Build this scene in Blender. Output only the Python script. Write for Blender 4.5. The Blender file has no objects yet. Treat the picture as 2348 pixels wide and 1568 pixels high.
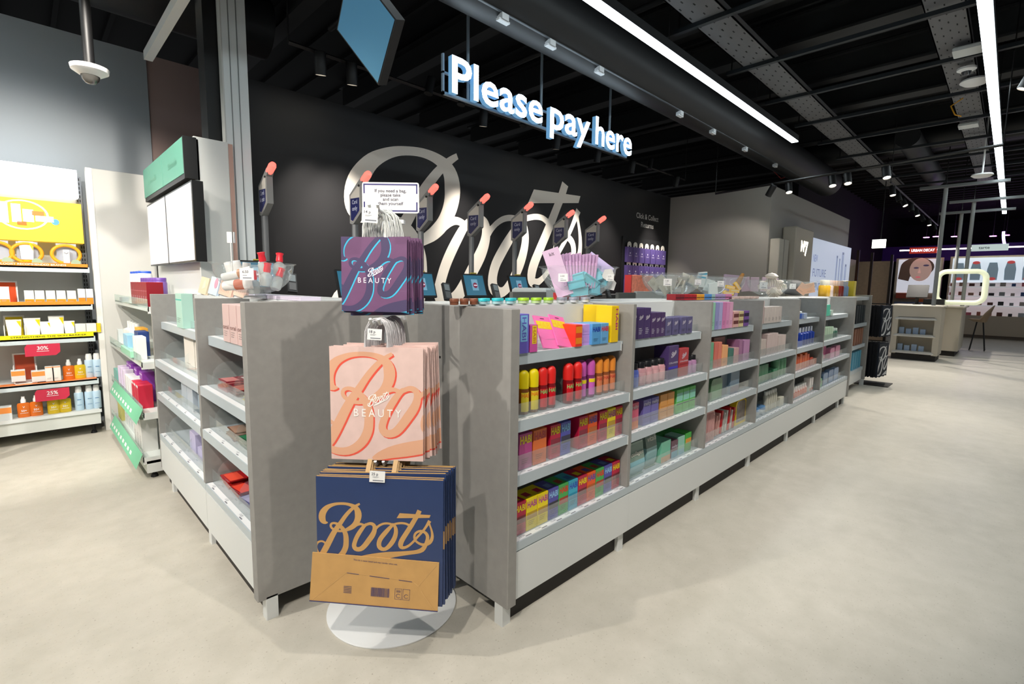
import bpy, math, random
from mathutils import Vector, Matrix
random.seed(7)
S = bpy.context.scene
COL = S.collection
PI = math.pi

# ---------------------------------------------------------------- camera
FPX, YAW, PITCH, ROLL, HC = 1130.74, math.radians(45.1685), math.radians(6.4206), math.radians(-0.76886), 1.45
_f = Vector((math.cos(YAW)*math.cos(PITCH), math.sin(YAW)*math.cos(PITCH), -math.sin(PITCH)))
_r0 = Vector((math.sin(YAW), -math.cos(YAW), 0)); _d0 = _f.cross(_r0)
RT = _r0*math.cos(ROLL) + _d0*math.sin(ROLL); DN = -_r0*math.sin(ROLL) + _d0*math.cos(ROLL)
cam = bpy.data.cameras.new('camera'); cam.sensor_width = 36; cam.lens = FPX*36/2348; cam.clip_start = .05
camo = bpy.data.objects.new('camera', cam); COL.objects.link(camo)
camo.matrix_world = Matrix(((RT.x, -DN.x, -_f.x, 0), (RT.y, -DN.y, -_f.y, 0), (RT.z, -DN.z, -_f.z, HC), (0, 0, 0, 1)))
S.camera = camo
def _ray(x, y): return RT*((x-1174)/FPX) + DN*((y-784)/FPX) + _f
def at_z(x, y, z): d = _ray(x, y); t = (z-HC)/d.z; return Vector((d.x*t, d.y*t, z))      # pixel -> point on a real plane
def at_x(x, y, X): d = _ray(x, y); t = X/d.x; return Vector((X, d.y*t, HC+d.z*t))
def at_y(x, y, Y): d = _ray(x, y); t = Y/d.y; return Vector((d.x*t, Y, HC+d.z*t))

# ---------------------------------------------------------------- world, exposure
W = bpy.data.worlds.new('world'); S.world = W; W.use_nodes = True
W.node_tree.nodes['Background'].inputs[0].default_value = (.93, .96, 1, 1)
W.node_tree.nodes['Background'].inputs[1].default_value = .10
S.view_settings.view_transform = 'Standard'; S.view_settings.look = 'None'
S.view_settings.gamma = 1; S.view_settings.use_curve_mapping = False
S.view_settings.exposure = 0.5
LED_W = 10.0        # emission of the ceiling light lines
SPOT_W = 105.0       # watts of a track spot
SIGN_W = 9.0

# ---------------------------------------------------------------- materials
_mc = {}
def lin(c): c /= 255.; return c/12.92 if c <= .04045 else ((c+.055)/1.055)**2.4
def M(rgb, rough=.5, metal=0., emit=0., alpha=1., name=None, noise=0., nscale=40., bump=0., spec=.5, coat=0.):
    k = (rgb, rough, metal, emit, alpha, noise, nscale, bump, spec, coat)
    if k in _mc: return _mc[k]
    m = bpy.data.materials.new(name or 'paint_%d_%d_%d' % rgb); m.use_nodes = True
    nt = m.node_tree; b = nt.nodes['Principled BSDF']; c = tuple(lin(v) for v in rgb)+(1,)
    b.inputs['Base Color'].default_value = c; b.inputs['Roughness'].default_value = rough
    b.inputs['Metallic'].default_value = metal; b.inputs['Specular IOR Level'].default_value = spec
    if coat: b.inputs['Coat Weight'].default_value = coat
    if emit:
        b.inputs['Emission Color'].default_value = c; b.inputs['Emission Strength'].default_value = emit
    if noise or bump:
        tc = nt.nodes.new('ShaderNodeTexCoord'); n = nt.nodes.new('ShaderNodeTexNoise')
        n.inputs['Scale'].default_value = nscale; n.inputs['Detail'].default_value = 6
        nt.links.new(tc.outputs['Object'], n.inputs['Vector'])
        if noise:
            mx = nt.nodes.new('ShaderNodeMix'); mx.data_type = 'RGBA'
            mx.inputs[6].default_value = tuple(v*(1-noise) for v in c[:3])+(1,)
            mx.inputs[7].default_value = tuple(min(1, v*(1+noise)) for v in c[:3])+(1,)
            rp = nt.nodes.new('ShaderNodeMapRange'); rp.inputs[1].default_value = .3; rp.inputs[2].default_value = .7
            nt.links.new(n.outputs['Fac'], rp.inputs[0]); nt.links.new(rp.outputs[0], mx.inputs[0])
            nt.links.new(mx.outputs[2], b.inputs['Base Color'])
        if bump:
            bp = nt.nodes.new('ShaderNodeBump'); bp.inputs['Strength'].default_value = bump; bp.inputs['Distance'].default_value = .002
            nt.links.new(n.outputs['Fac'], bp.inputs['Height']); nt.links.new(bp.outputs[0], b.inputs['Normal'])
    if alpha < 1:      # clear plastic / glass sheet: see-through with fresnel shine
        nt.nodes.remove(b); o = nt.nodes['Material Output']
        tr = nt.nodes.new('ShaderNodeBsdfTransparent'); tr.inputs[0].default_value = tuple(1-(1-v)*.12 for v in c[:3])+(1,)
        gl = nt.nodes.new('ShaderNodeBsdfGlossy'); gl.inputs['Roughness'].default_value = rough
        df = nt.nodes.new('ShaderNodeBsdfDiffuse'); df.inputs[0].default_value = c
        lw0 = nt.nodes.new('ShaderNodeLayerWeight'); lw0.inputs[0].default_value = .25
        lw = nt.nodes.new('ShaderNodeMath'); lw.operation = 'MULTIPLY_ADD'; lw.inputs[1].default_value = .30; lw.inputs[2].default_value = .025; nt.links.new(lw0.outputs['Facing'], lw.inputs[0])
        m1 = nt.nodes.new('ShaderNodeMixShader'); m2 = nt.nodes.new('ShaderNodeMixShader')
        m1.inputs[0].default_value = alpha
        nt.links.new(tr.outputs[0], m1.inputs[1]); nt.links.new(df.outputs[0], m1.inputs[2])
        nt.links.new(lw.outputs[0], m2.inputs[0]); nt.links.new(m1.outputs[0], m2.inputs[1]); nt.links.new(gl.outputs[0], m2.inputs[2])
        nt.links.new(m2.outputs[0], o.inputs[0])
    _mc[k] = m; return m
LAM = M((150, 148, 144), .62, name='grey_laminate', noise=.05, nscale=26, bump=.3)
LAM_EDGE = M((134, 138, 134), .6, name='laminate_edge')
WHITE = M((222, 225, 224), .42, name='white_lacquer')
SHELF = M((186, 197, 203), .34, name='shelf_steel')
TICKET = M((238, 240, 242), .35, name='ticket_strip')
INK = M((118, 122, 132), .6, name='grey_ink')
CLEAR = M((235, 245, 245), .05, alpha=.07, name='clear_acrylic')
BOWLM = M((236, 244, 244), .04, alpha=.09, name='clear_bowl')
BLACK = M((16, 16, 17), .5, name='black')
DARK = M((44, 41, 38), .7, name='dark_plinth')
CEIL = M((22, 23, 25), .75, name='black_ceiling_paint')
DUCT = M((30, 31, 33), .55, name='dark_duct_metal')
BWALL = M((19, 18, 20), .55, name='black_wall_paint')
CREAM = M((236, 228, 216), .5, name='cream_vinyl')
PAPERW = M((240, 240, 238), .6, name='white_paper')
WOOD = M((196, 180, 158), .55, name='pale_wood', noise=.08, nscale=14)
STEEL = M((150, 152, 154), .4, .6, name='grey_steel')
PGREY = M((232, 238, 238), .5, name='post_grey')

# ---------------------------------------------------------------- mesh builder
_tx = {}
def text_geo(s, bold=0.):
    k = (s, bold)
    if k in _tx: return _tx[k]
    c = bpy.data.curves.new('t', 'FONT'); c.body = s; c.size = 1; c.offset = bold; c.resolution_u = 3; c.align_x = 'CENTER'
    o = bpy.data.objects.new('t', c); me = bpy.data.meshes.new_from_object(o)
    vs = [(v.co.x, v.co.y) for v in me.vertices]; fs = [tuple(p.vertices) for p in me.polygons]
    bpy.data.objects.remove(o); bpy.data.curves.remove(c); bpy.data.meshes.remove(me)
    w = (max(v[0] for v in vs)-min(v[0] for v in vs)) if vs else 1; x0 = (max(v[0] for v in vs)+min(v[0] for v in vs))/2
    _tx[k] = ([(x-x0, y) for x, y in vs], fs, w); return _tx[k]

class MB:
    def __init__(s): s.v = []; s.f = []; s.m = []; s.mats = []; s.n = 0
    def mi(s, m):
        if m not in s.mats: s.mats.append(m)
        return s.mats.index(m)
    def add(s, vs, fs, m):
        o = len(s.v); i = s.mi(m); s.v += [tuple(v) for v in vs]
        for f in fs: s.f.append(tuple(o+k for k in f)); s.m.append(i)
        return s
    def box(s, x0, y0, z0, x1, y1, z1, m, T=None):
        vs = [(x, y, z) for z in (z0, z1) for y in (y0, y1) for x in (x0, x1)]
        if T: vs = [T @ Vector(v) for v in vs]
        return s.add(vs, [(0, 2, 3, 1), (4, 5, 7, 6), (0, 1, 5, 4), (2, 6, 7, 3), (0, 4, 6, 2), (1, 3, 7, 5)], m)
    def bbox(s, x0, y0, z0, x1, y1, z1, m, b=.004):      # box with chamfered vertical and top edges
        pts = [(x0+b, y0), (x1-b, y0), (x1, y0+b), (x1, y1-b), (x1-b, y1), (x0+b, y1), (x0, y1-b), (x0, y0+b)]
        cx, cy = (x0+x1)/2, (y0+y1)/2
        top = [(x+(b if x < cx else -b), y+(b if y < cy else -b)) for x, y in pts]
        vs = [(x, y, z0) for x, y in pts]+[(x, y, z1-b) for x, y in pts]+[(x, y, z1) for x, y in top]
        fs = [tuple(range(7, -1, -1)), tuple(range(16, 24))]
        for L in (0, 8): fs += [(L+i, L+(i+1) % 8, L+8+(i+1) % 8, L+8+i) for i in range(8)]
        return s.add(vs, fs, m)
    def quad(s, a, b, c, d, m): return s.add([a, b, c, d], [(0, 1, 2, 3)], m)
    def rect(s, o, ux, uy, x0, y0, x1, y1, m):            # flat print on the plane o + x*ux + y*uy
        o, ux, uy = Vector(o), Vector(ux), Vector(uy)
        return s.quad(o+ux*x0+uy*y0, o+ux*x1+uy*y0, o+ux*x1+uy*y1, o+ux*x0+uy*y1, m)
    def lathe(s, prof, m, c=(0, 0, 0), n=20, sx=1, sy=1, T=None):
        vs = []
        for r, z in prof:
            for k in range(n):
                a = 2*PI*k/n; vs.append((c[0]+math.cos(a)*r*sx, c[1]+math.sin(a)*r*sy, c[2]+z))
        fs = [(j*n+k, j*n+(k+1) % n, (j+1)*n+(k+1) % n, (j+1)*n+k) for j in range(len(prof)-1) for k in range(n)]
        fs += [tuple(range(n-1, -1, -1)), tuple((len(prof)-1)*n+k for k in range(n))]
        if T: vs = [T @ Vector(v) for v in vs]
        return s.add(vs, fs, m)
    def tube(s, pts, r, m, n=6, cap=True):
        pts = [Vector(p) for p in pts]; vs = []; N = len(pts); up = None
        for i, p in enumerate(pts):
            d = (pts[min(i+1, N-1)]-pts[max(i-1, 0)]).normalized()
            if up is None: up = Vector((0, 0, 1)) if abs(d.z) < .9 else Vector((1, 0, 0))
            a = d.cross(up).normalized(); b = a.cross(d).normalized(); up = b
            rr = r[i] if isinstance(r, (list, tuple)) else r
            for k in range(n): t = 2*PI*k/n; vs.append(p+a*math.cos(t)*rr+b*math.sin(t)*rr)
        fs = [(j*n+k, j*n+(k+1) % n, (j+1)*n+(k+1) % n, (j+1)*n+k) for j in range(N-1) for k in range(n)]
        if cap: fs += [tuple(range(n-1, -1, -1)), tuple((N-1)*n+k for k in range(n))]
        return s.add(vs, fs, m)
    def prism(s, poly, a, b, m, axis='y'):               # polygon (p,q) pushed from a to b along axis
        f = {'y': lambda p, q, t: (p, t, q), 'x': lambda p, q, t: (t, p, q), 'z': lambda p, q, t: (p, q, t)}[axis]
        n = len(poly); vs = [f(p, q, a) for p, q in poly]+[f(p, q, b) for p, q in poly]
        return s.add(vs, [tuple(range(n-1, -1, -1)), tuple(range(n, 2*n))]+[(i, (i+1) % n, n+(i+1) % n, n+i) for i in range(n)], m)
    def text(s, t, o, ux, uy, h, m, bold=0., wid=None, depth=0., side=None):      # t centred on o; ux, uy unit directions; h = em height
        vs, fs, w = text_geo(t, bold); o, ux, uy = Vector(o), Vector(ux).normalized(), Vector(uy).normalized()
        kx = h if wid is None else wid/w
        P = [o+ux*x*kx+uy*y*h for x, y in vs]
        s.add(P, fs, m)
        if depth:
            nn = ux.cross(uy)*-depth; o0 = len(P)
            ed = {}
            for f in fs:
                for i in range(len(f)):
                    e = (f[i], f[(i+1) % len(f)]); ed[e] = ed.get(e, 0)+1
            bd = [e for e in ed if (e[1], e[0]) not in ed]
            s.add(P+[p+nn for p in P], [tuple(len(P)+k for k in reversed(f)) for f in fs]+[(e[1], e[0], len(P)+e[0], len(P)+e[1]) for e in bd], side or m)
        return s
    def mesh(s, name, smooth=None):
        me = bpy.data.meshes.new(name); me.from_pydata(s.v, [], s.f)
        for m in s.mats: me.materials.append(m)
        me.polygons.foreach_set('material_index', s.m)
        if smooth is not None:
            me.shade_smooth(); me.set_sharp_from_angle(angle=math.radians(smooth))
        me.update(); return me
    def build(s, name, parent=None, smooth=None, loc=None, label=None):
        return link(name, s.mesh(name, smooth), parent, loc, label)
def link(name, data, parent=None, loc=None, label=None, rot=None):
    o = bpy.data.objects.new(name, data); COL.objects.link(o)
    if parent: o.parent = parent
    if loc is not None: o.location = loc
    if rot is not None: o.rotation_euler = rot
    if label: o['label'] = label
    return o
def tag(o, label, cat, group=None):
    o['label'] = label; o['category'] = cat
    if group: o['group'] = group
    return o
def thing(name, label, cat, loc=(0, 0, 0), rz=0, group=None):
    o = bpy.data.objects.new(name, None); COL.objects.link(o); o.location = loc; o.rotation_euler = (0, 0, rz); o.empty_display_size = .1
    return tag(o, label, cat, group)
def struct(o): o['kind'] = 'structure'; return o
def dup(o, loc, rz=None, label=None, group=None, rot=None):
    r = o.copy(); COL.objects.link(r); r.location = loc
    if rz is not None: r.rotation_euler = (0, 0, rz)
    if rot is not None: r.rotation_euler = rot
    if label: r['label'] = label
    if group: r['group'] = group
    for ch in list(o.children):
        c = ch.copy(); COL.objects.link(c); c.parent = r
        for g in ch.children:
            d = g.copy(); COL.objects.link(d); d.parent = c
    return r
NUM = ['', 'one', 'two', 'three', 'four', 'five', 'six', 'seven', 'eight', 'nine', 'ten', 'eleven', 'twelve', 'thirteen', 'fourteen']
ORD = ['', 'first', 'second', 'third', 'fourth', 'fifth', 'sixth', 'seventh', 'eighth', 'ninth', 'tenth', 'eleventh', 'twelfth', 'thirteenth', 'fourteenth']
def place(i, n, a='left', b='right', alt=None):
    if n == 1: return ''
    if n == 2: return (', left one', ', right one')[i]
    if i == 0: return ', %smost of %s' % (a, NUM[n])
    if i == n-1: return ', %smost of %s' % (b, NUM[n])
    return ', %s from %s of %s' % (ORD[i+1], a, NUM[n])

# ---------------------------------------------------------------- the script logo (strokes: x, y, width in the logo's own units)
LOGO = [
 [(240,512,16),(200,515,60),(165,492,100),(143,455,118),(138,400,122),(152,340,118),(185,285,105),(235,232,85),(300,195,66),(370,170,54),(440,158,48),(520,154,48),(590,160,52),(660,178,62),(725,212,82),(765,262,105),(782,330,120),(780,400,114),(758,470,104),(715,538,94),(655,590,84),(590,625,66),(540,648,48),(480,662,42),(420,662,42),(360,645,42),(312,615,42),(290,575,42),(302,535,40),(345,518,40),(395,528,48),(440,555,60),(490,600,72),(530,660,80),(555,730,88),(562,810,94),(560,890,96),(550,960,98),(520,1035,98),(475,1100,96),(410,1155,92),(330,1190,86),(240,1195,80),(150,1170,72),(80,1120,62),(35,1050,54),(20,970,46),(45,900,40),(95,868,36),(140,866,36),(180,890,34),(200,930,30)],
 [(812,146,36),(770,170,44),(715,208,52),(655,262,60),(590,335,66),(530,415,70),(475,500,76),(420,580,84),(365,660,92),(310,760,100),(260,860,106),(205,970,108),(150,1070,104),(100,1140,96)],
 [(655,600,60),(705,565,60),(760,530,58),(810,518,48),(850,524,44),(885,540,44)],
 [(930,515,46),(880,560,62),(830,630,72),(780,710,76),(740,790,76),(712,870,76),(702,930,80),(728,980,84),(785,990,84),(845,965,88),(905,900,92),(965,815,96),(1020,735,96),(1056,665,86),(1072,600,76),(1066,545,68),(1040,515,62),(1000,502,56),(955,512,50),(900,540,48)],
 [(1095,575,70),(1120,560,44),(1160,528,40),(1215,500,40),(1275,488,40),(1330,490,40),(1375,505,44),(1410,525,48)],
 [(1400,505,46),(1350,555,60),(1290,625,76),(1225,705,82),(1170,785,82),(1146,860,82),(1152,925,82),(1195,965,74),(1255,965,66),(1315,920,76),(1370,850,84),(1415,770,82),(1442,690,76),(1450,620,70),(1440,560,60),(1415,515,50),(1380,495,44)],
 [(1390,520,44),(1435,492,40),(1495,478,40),(1560,472,40),(1625,480,40),(1680,505,44)],
 [(1865,228,80),(1825,320,80),(1780,400,80),(1725,500,84),(1660,610,84),(1600,710,86),(1550,800,90),(1530,870,88),(1545,918,74),(1595,925,54),(1655,898,46),(1715,850,42),(1775,785,42),(1835,710,42),(1895,640,42),(1950,570,42),(1990,505,46),(2022,450,56),(2045,410,62)],
 [(2030,440,34),(2048,495,30),(2068,550,32),(2085,615,40),(2092,690,50),(2078,760,62),(2040,815,66),(1980,850,60),(1915,855,50),(1850,830,44),(1800,790,42),(1775,735,42),(1785,670,42),(1825,625,42),(1885,605,44),(1945,618,50),(1990,655,56),(2010,715,60),(1995,800,64),(1965,880,70),(1915,950,84),(1830,990,74),(1730,1010,70),(1600,1030,80),(1440,1055,100),(1270,1085,130),(1100,1125,152),(930,1160,150),(780,1195,124),(660,1240,84),(600,1270,40)],
]
TBAR = [(1515,290),(2060,304),(2040,356),(1460,385)]
def _clip(poly, r):
    x0, y0, x1, y1 = r
    for ax, lim, sg in ((0, x0, 1), (0, x1, -1), (1, y0, 1), (1, y1, -1)):
        out = []
        for i in range(len(poly)):
            a, b = poly[i-1], poly[i]; da = (a[ax]-lim)*sg; db = (b[ax]-lim)*sg
            if (da >= 0) != (db >= 0):
                t = da/(da-db); out.append((a[0]+(b[0]-a[0])*t, a[1]+(b[1]-a[1])*t))
            if db >= 0: out.append(b)
        poly = out
        if len(poly) < 3: return []
    return poly
def _cr(p, t):      # Catmull-Rom through 4 points
    return tuple(.5*((2*p[1][k])+(p[2][k]-p[0][k])*t+(2*p[0][k]-5*p[1][k]+4*p[2][k]-p[3][k])*t*t+(3*p[1][k]-p[0][k]-3*p[2][k]+p[3][k])*t**3) for k in range(3))
def logo_polys(sub=2, fat=0):
    out = []
    for st in LOGO:
        q = [st[0]]+st+[st[-1]]; P = []
        for i in range(len(st)-1):
            for j in range(sub): P.append(_cr(q[i:i+4], j/sub))
        P.append(st[-1]); L = []; R_ = []
        for i, (x, y, w) in enumerate(P):
            a = P[max(0, i-1)]; b = P[min(len(P)-1, i+1)]; dx, dy = b[0]-a[0], b[1]-a[1]; l = math.hypot(dx, dy) or 1
            nx, ny = -dy/l*(w+fat)/2, dx/l*(w+fat)/2; L.append((x+nx, y+ny)); R_.append((x-nx, y-ny))
        for i in range(len(P)-1): out.append([L[i], L[i+1], R_[i+1], R_[i]])
    out.append(list(TBAR)); return out
def draw_logo(mb, fn, rect, m, sub=2, fat=0, lift=1e-5):
    """fn maps logo units to plane coordinates (p, q, layer) -> 3D; rect clips in plane coordinates"""
    for i, poly in enumerate(logo_polys(sub, fat)):
        pl = [fn(x, y) for x, y in poly]
        if rect: pl = _clip(pl, rect)
        if len(pl) >= 3:
            ar = sum(pl[k-1][0]*pl[k][1]-pl[k][0]*pl[k-1][1] for k in range(len(pl)))
            if ar < 0: pl = pl[::-1]
            yield pl, i*lift

# ================================================================ THE ROOM
def floor_mat():
    m = bpy.data.materials.new('polished_concrete_floor'); m.use_nodes = True; nt = m.node_tree; b = nt.nodes['Principled BSDF']
    tc = nt.nodes.new('ShaderNodeTexCoord')
    def nz(sc, det, lo, hi):
        n = nt.nodes.new('ShaderNodeTexNoise'); n.inputs['Scale'].default_value = sc; n.inputs['Detail'].default_value = det
        n.inputs['Roughness'].default_value = .62
        nt.links.new(tc.outputs['Object'], n.inputs['Vector']); r = nt.nodes.new('ShaderNodeMapRange')
        r.inputs[1].default_value = lo; r.inputs[2].default_value = hi; nt.links.new(n.outputs['Fac'], r.inputs[0]); return r.outputs[0]
    def mix(fac, a, c):
        x = nt.nodes.new('ShaderNodeMix'); x.data_type = 'RGBA'; nt.links.new(fac, x.inputs[0])
        for k, s in ((6, a), (7, c)):
            if isinstance(s, tuple): x.inputs[k].default_value = s
            else: nt.links.new(s, x.inputs[k])
        return x.outputs[2]
    L = lambda *c: tuple(lin(v) for v in c)+(1,)
    c1 = mix(nz(1.1, 5, .35, .65), L(186, 181, 168), L(198, 193, 180))
    c2 = mix(nz(7, 8, .3, .75), c1, L(206, 200, 188))
    c3 = mix(nz(90, 3, .62, .74), c2, L(160, 152, 138))
    nt.links.new(c3, b.inputs['Base Color'])
    rr = nt.nodes.new('ShaderNodeMapRange'); rr.inputs[3].default_value = .36; rr.inputs[4].default_value = .52
    n = nt.nodes.new('ShaderNodeTexNoise'); n.inputs['Scale'].default_value = 3; nt.links.new(tc.outputs['Object'], n.inputs['Vector'])
    nt.links.new(n.outputs['Fac'], rr.inputs[0]); nt.links.new(rr.outputs[0], b.inputs['Roughness'])
    b.inputs['Specular IOR Level'].default_value = .35
    return m
struct(MB().box(-9, -9, -.1, 32, 12, 0, floor_mat()).build('floor'))
mb = MB(); mb.box(-9, -9, 4.7, 32, 12, 4.8, CEIL)
for i in range(60): mb.box(-2+i*.5, -9, 4.64, -2+i*.5+.05, 12, 4.7, CEIL)      # profiled deck ribs
struct(mb.build('ceiling'))
struct(MB().box(1.39, 4.6, 0, 8.66, 4.75, 3.13, BWALL).build('wall_back'))
GWALL = M((150, 146, 139), .6, name='grey_wall_paint'); PWALL = M((176, 152, 146), .6, name='taupe_wall_paint')
struct(MB().box(-7, 6.6, 0, 1.1, 6.8, 3.82, M((166, 174, 180), .6, name='blue_grey_wall_paint')).build('wall_left'))
struct(MB().box(1.1, 6.62, 0, 3.4, 6.8, 3.82, PWALL).build('wall_left'))
struct(MB().box(8.66, 2.85, 0, 14.05, 4.75, 3.12, GWALL).build('wall_right'))
struct(MB().box(31.4, -9, 0, 31.6, 12, 4.7, M((22, 14, 30), .8)).build('wall_far'))
struct(MB().box(14.05, 4.0, 0, 31.4, 4.2, 4.7, M((20, 18, 22), .8)).build('wall_side'))

# ---------------- ceiling lights: two long LED lines in frame, more out of view, one of them added to brighten the left side
LEDM = M((236, 250, 255), .5, emit=LED_W, name='led_diffuser')
def led_line(x0, x1, y, z, label):
    t = thing('linear_ceiling_light', label, 'ceiling light', (x0, y, z), group='linear ceiling lights')
    MB().box(0, -.045, .012, x1-x0, .045, .09, M((60, 64, 68), .5)).build('housing', t)
    MB().box(0, -.042, 0, x1-x0, .042, .012, LEDM).build('diffuser', t)
    for k in range(int((x1-x0)//2.2)+1): MB().tube([(.3+k*2.2, 0, .09), (.3+k*2.2, 0, 4.7-z)], .004, BLACK, 4).build('suspension_wire', t)
led_line(-2.5, 8.2, 2.43, 3.6, 'long white glowing light line running above the central counter')
led_line(-2.5, 19.2, .335, 3.6, 'long white glowing light line above the right hand aisle')
led_line(-6.5, -.6, 2.4, 3.75, 'added unseen light line brightening the aisle left of the camera')  # added out of view to lift the left wall and floor
led_line(-6.5, .3, 4.7, 3.75, 'white glowing light line over the left aisle')

# ---------------- track spots
def spot_proto():
    t = thing('track_spotlight', 'x', 'spotlight')
    a = MB().lathe([(.001, -.17), (.042, -.17), (.045, -.165), (.045, 0), (.04, .0), (.04, -.02), (.001, -.02)], BLACK, n=18).build('lamp_body', t, 40)
    MB().lathe([(.001, -.008), (.037, -.008), (.037, -.012), (.001, -.012)], M((255, 240, 214), .5, emit=22., name='spot_lens'), n=18).build('lens', t)
    return t
SP0 = None
def spotlight(loc, target, label, group, power=SPOT_W, size=64, lit=True, fixture=True, blend=.5, col=(1, .93, .84)):
    global SP0
    loc = Vector(loc); d = (Vector(target)-loc).normalized()
    q = d.to_track_quat('Z', 'Y').to_euler()
    if fixture:
        if SP0 is None: SP0 = spot_proto(); t = SP0; t.location = loc; t['group'] = group
        else: t = dup(SP0, loc, group=group)
        t['label'] = label; t.rotation_euler = q
        if not lit: [setattr(c, 'hide_render', True) for c in t.children if c.name.startswith('lens')]
    if lit and power:
        l = bpy.data.lights.new('spot_beam', 'SPOT'); l.energy = power; l.spot_size = math.radians(size); l.spot_blend = blend
        l.shadow_soft_size = .03; l.color = col
        o = bpy.data.objects.new('spot_beam', l); COL.objects.link(o); o.location = loc+d*.012
        o.rotation_euler = d.to_track_quat('-Z', 'Y').to_euler()
def track(x0, y0, x1, y1, z, label):
    tag(MB().tube([(x0, y0, z), (x1, y1, z)], .017, BLACK, 4).tube([(x0, y0, z), (x0, y0, 4.7)], .006, BLACK, 4).tube([(x1, y1, z), (x1, y1, 4.7)], .006, BLACK, 4).build('lighting_track'), label, 'lighting track')
track(1.6, 4.1, 8.2, 4.1, 3.3, 'black lighting track in front of the black wall')
xs = [1.85, 2.12, 3.6, 4.79, 5.64, 6.5, 7.86]
for i, x in enumerate(xs):
    spotlight((x, 4.1, 3.13), (x+.25, 4.62, 1.0), 'small black spotlight above the black wall%s' % place(i, 7), 'lit spotlights over the black wall', 190, 58, blend=1.)
for i, x in enumerate((2.9, 3.3, 4.2, 5.15, 6.1, 7.0)):
    mbn = MB().lathe([(.001, -.16), (.04, -.16), (.042, 0), (.001, 0)], BLACK, n=14, T=Matrix.Translation((x, 4.1, 3.27)) @ Matrix.Rotation(.25, 4, 'Y') @ Matrix.Scale(-1, 4, (0, 0, 1)))
    tag(mbn.build('unlit_spotlight', smooth=40), 'unlit black spotlight above the black wall%s' % place(i, 6), 'spotlight', 'unlit spotlights over the black wall')
track(8.12, 3.53, 7.4, .2, 2.99, 'long black lighting track crossing above the grey box wall')
for i, (x, y) in enumerate(((7.93, 2.66), (7.87, 2.36), (7.75, 1.80), (7.71, 1.62), (7.62, 1.2))):
    spotlight((x, y, 2.83), (8.66, 4.1, .7) if i == 0 else (x-.9, y-.6, 0), 'black spotlight on the track beside the grey wall%s' % place(i, 5), 'spotlights on the crossing track', 16 if i == 0 else 36, 100)
for i, x in enumerate((10.5, 11.2, 11.9, 12.7, 13.6, 14.6, 15.7, 17)):
    spotlight((x, 1.55, 3.05), (x-.7, 1.0-(i % 3)*.5, 0), 'black spotlight hanging over the far aisle%s' % place(i, 8, 'front', 'rear'), 'spotlights over the far aisle', 110 if i % 2 == 0 else 0, 90, lit=i % 2 == 0)
track(10.2, 1.55, 17.5, 1.55, 3.22, 'black lighting track running down the far aisle')
# spots over the shop floor on the camera side (outside the frame) that light the shelves and stand
for x, y, tx, ty, tz in ((-.9, .1, .9, 2.2, .9), (1.2, .1, 1.9, 1.5, .5), (4.0, .1, 4.0, 1.3, .3), (6.8, .1, 6.6, 1.3, .3),
                          (-1.6, 2.6, .7, 3.0, .7), (-1.8, 4.2, .8, 4.8, .9), (-1.0, 3.2, -.2, 6.3, 1.1), (.2, 3.4, .2, 6.3, 1.1)):  # this row is added to brighten the left run, aisle and wall
    spotlight((x, y, 3.35), (tx, ty, tz), 'black spotlight above the shop floor near the camera, in a partly added group', 'spotlights over the near floor', SPOT_W*(.78 if x > .8 else 1.6), 74)

spotlight((-1.7, .45, 3.3), (1.1, 1.9, .9), 'black spotlight above the shop floor near the camera, in a partly added group', 'spotlights over the near floor', 105, 60, blend=.35)
for x, y in ((3.2, -1.6), (6.4, -1.2), (10, -.6), (14, -.8)): spotlight((x, y, 3.6), (x+.2, y-.1, 0), 'added unseen spotlight brightening the open floor on the right', 'added spotlights over the right floor', 64, 110, blend=1., col=(.93, .98, 1))  # out of view, added so the right floor gets brighter
# ---------------- ceiling services
def beam(x0, y0, z0, x1, y1, z1, m, name, label, cat):
    return tag(MB().box(min(x0, x1), min(y0, y1), z0, max(x0, x1), max(y0, y1), z1, m).build(name), label, cat)
GREY_D = M((40, 41, 42), .6)
tag(MB().tube([(-3, 3.0, 3.75), (12.5, 3.0, 3.75)], .27, DUCT, 28).build('round_air_duct', smooth=40), 'large round dark air duct running over the counter', 'duct')
tag(MB().tube([(-6, 6.0, 4.2), (2.1, 6.0, 4.2)], .3, DUCT, 28).build('round_air_duct', smooth=40), 'large round dark duct above the left grey wall', 'duct')
tag(MB().tube([(11.0, 1.5, 4.1), (15.5, 1.5, 4.1)], .18, DUCT, 24).build('round_air_duct', smooth=40), 'smaller round dark duct over the far aisle', 'duct')
tag(MB().tube([(12.6, 3.9, 4.4), (12.6, -4, 4.4)], .22, DUCT, 20).build('round_air_duct', smooth=40), 'round dark duct crossing above the cable trays', 'duct')
def cable_tray(x0, x1, y0, y1, z, label):
    mb = MB(); hm = M((22, 22, 23), .8); tm = M((104, 104, 106), .6)
    mb.box(x0, y0, z, x1, y1, z+.012, tm); mb.box(x0, y0, z, x1, y0+.01, z+.06, tm); mb.box(x0, y1-.01, z, x1, y1, z+.06, tm)
    n = int((x1-x0)/.1)
    for i in range(n):
        for j in range(5):
            if (i+j) % 2 == 0: yy = y0+(j+.5)*(y1-y0)/5; mb.box(x0+i*.1, yy-.005, z-.002, x0+i*.1+.035, yy+.005, z, hm)
    tag(mb.build('cable_tray'), label, 'cable tray')
cable_tray(3.5, 14.9, 2.0, 2.32, 3.9, 'perforated grey cable tray running between the light lines')
cable_tray(3.5, 16, .5, .78, 3.95, 'perforated grey cable tray beside the right light line')
cable_tray(3.5, 16, -.6, -.05, 4.1, 'wide grey cable tray at the right edge of the ceiling')
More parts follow.
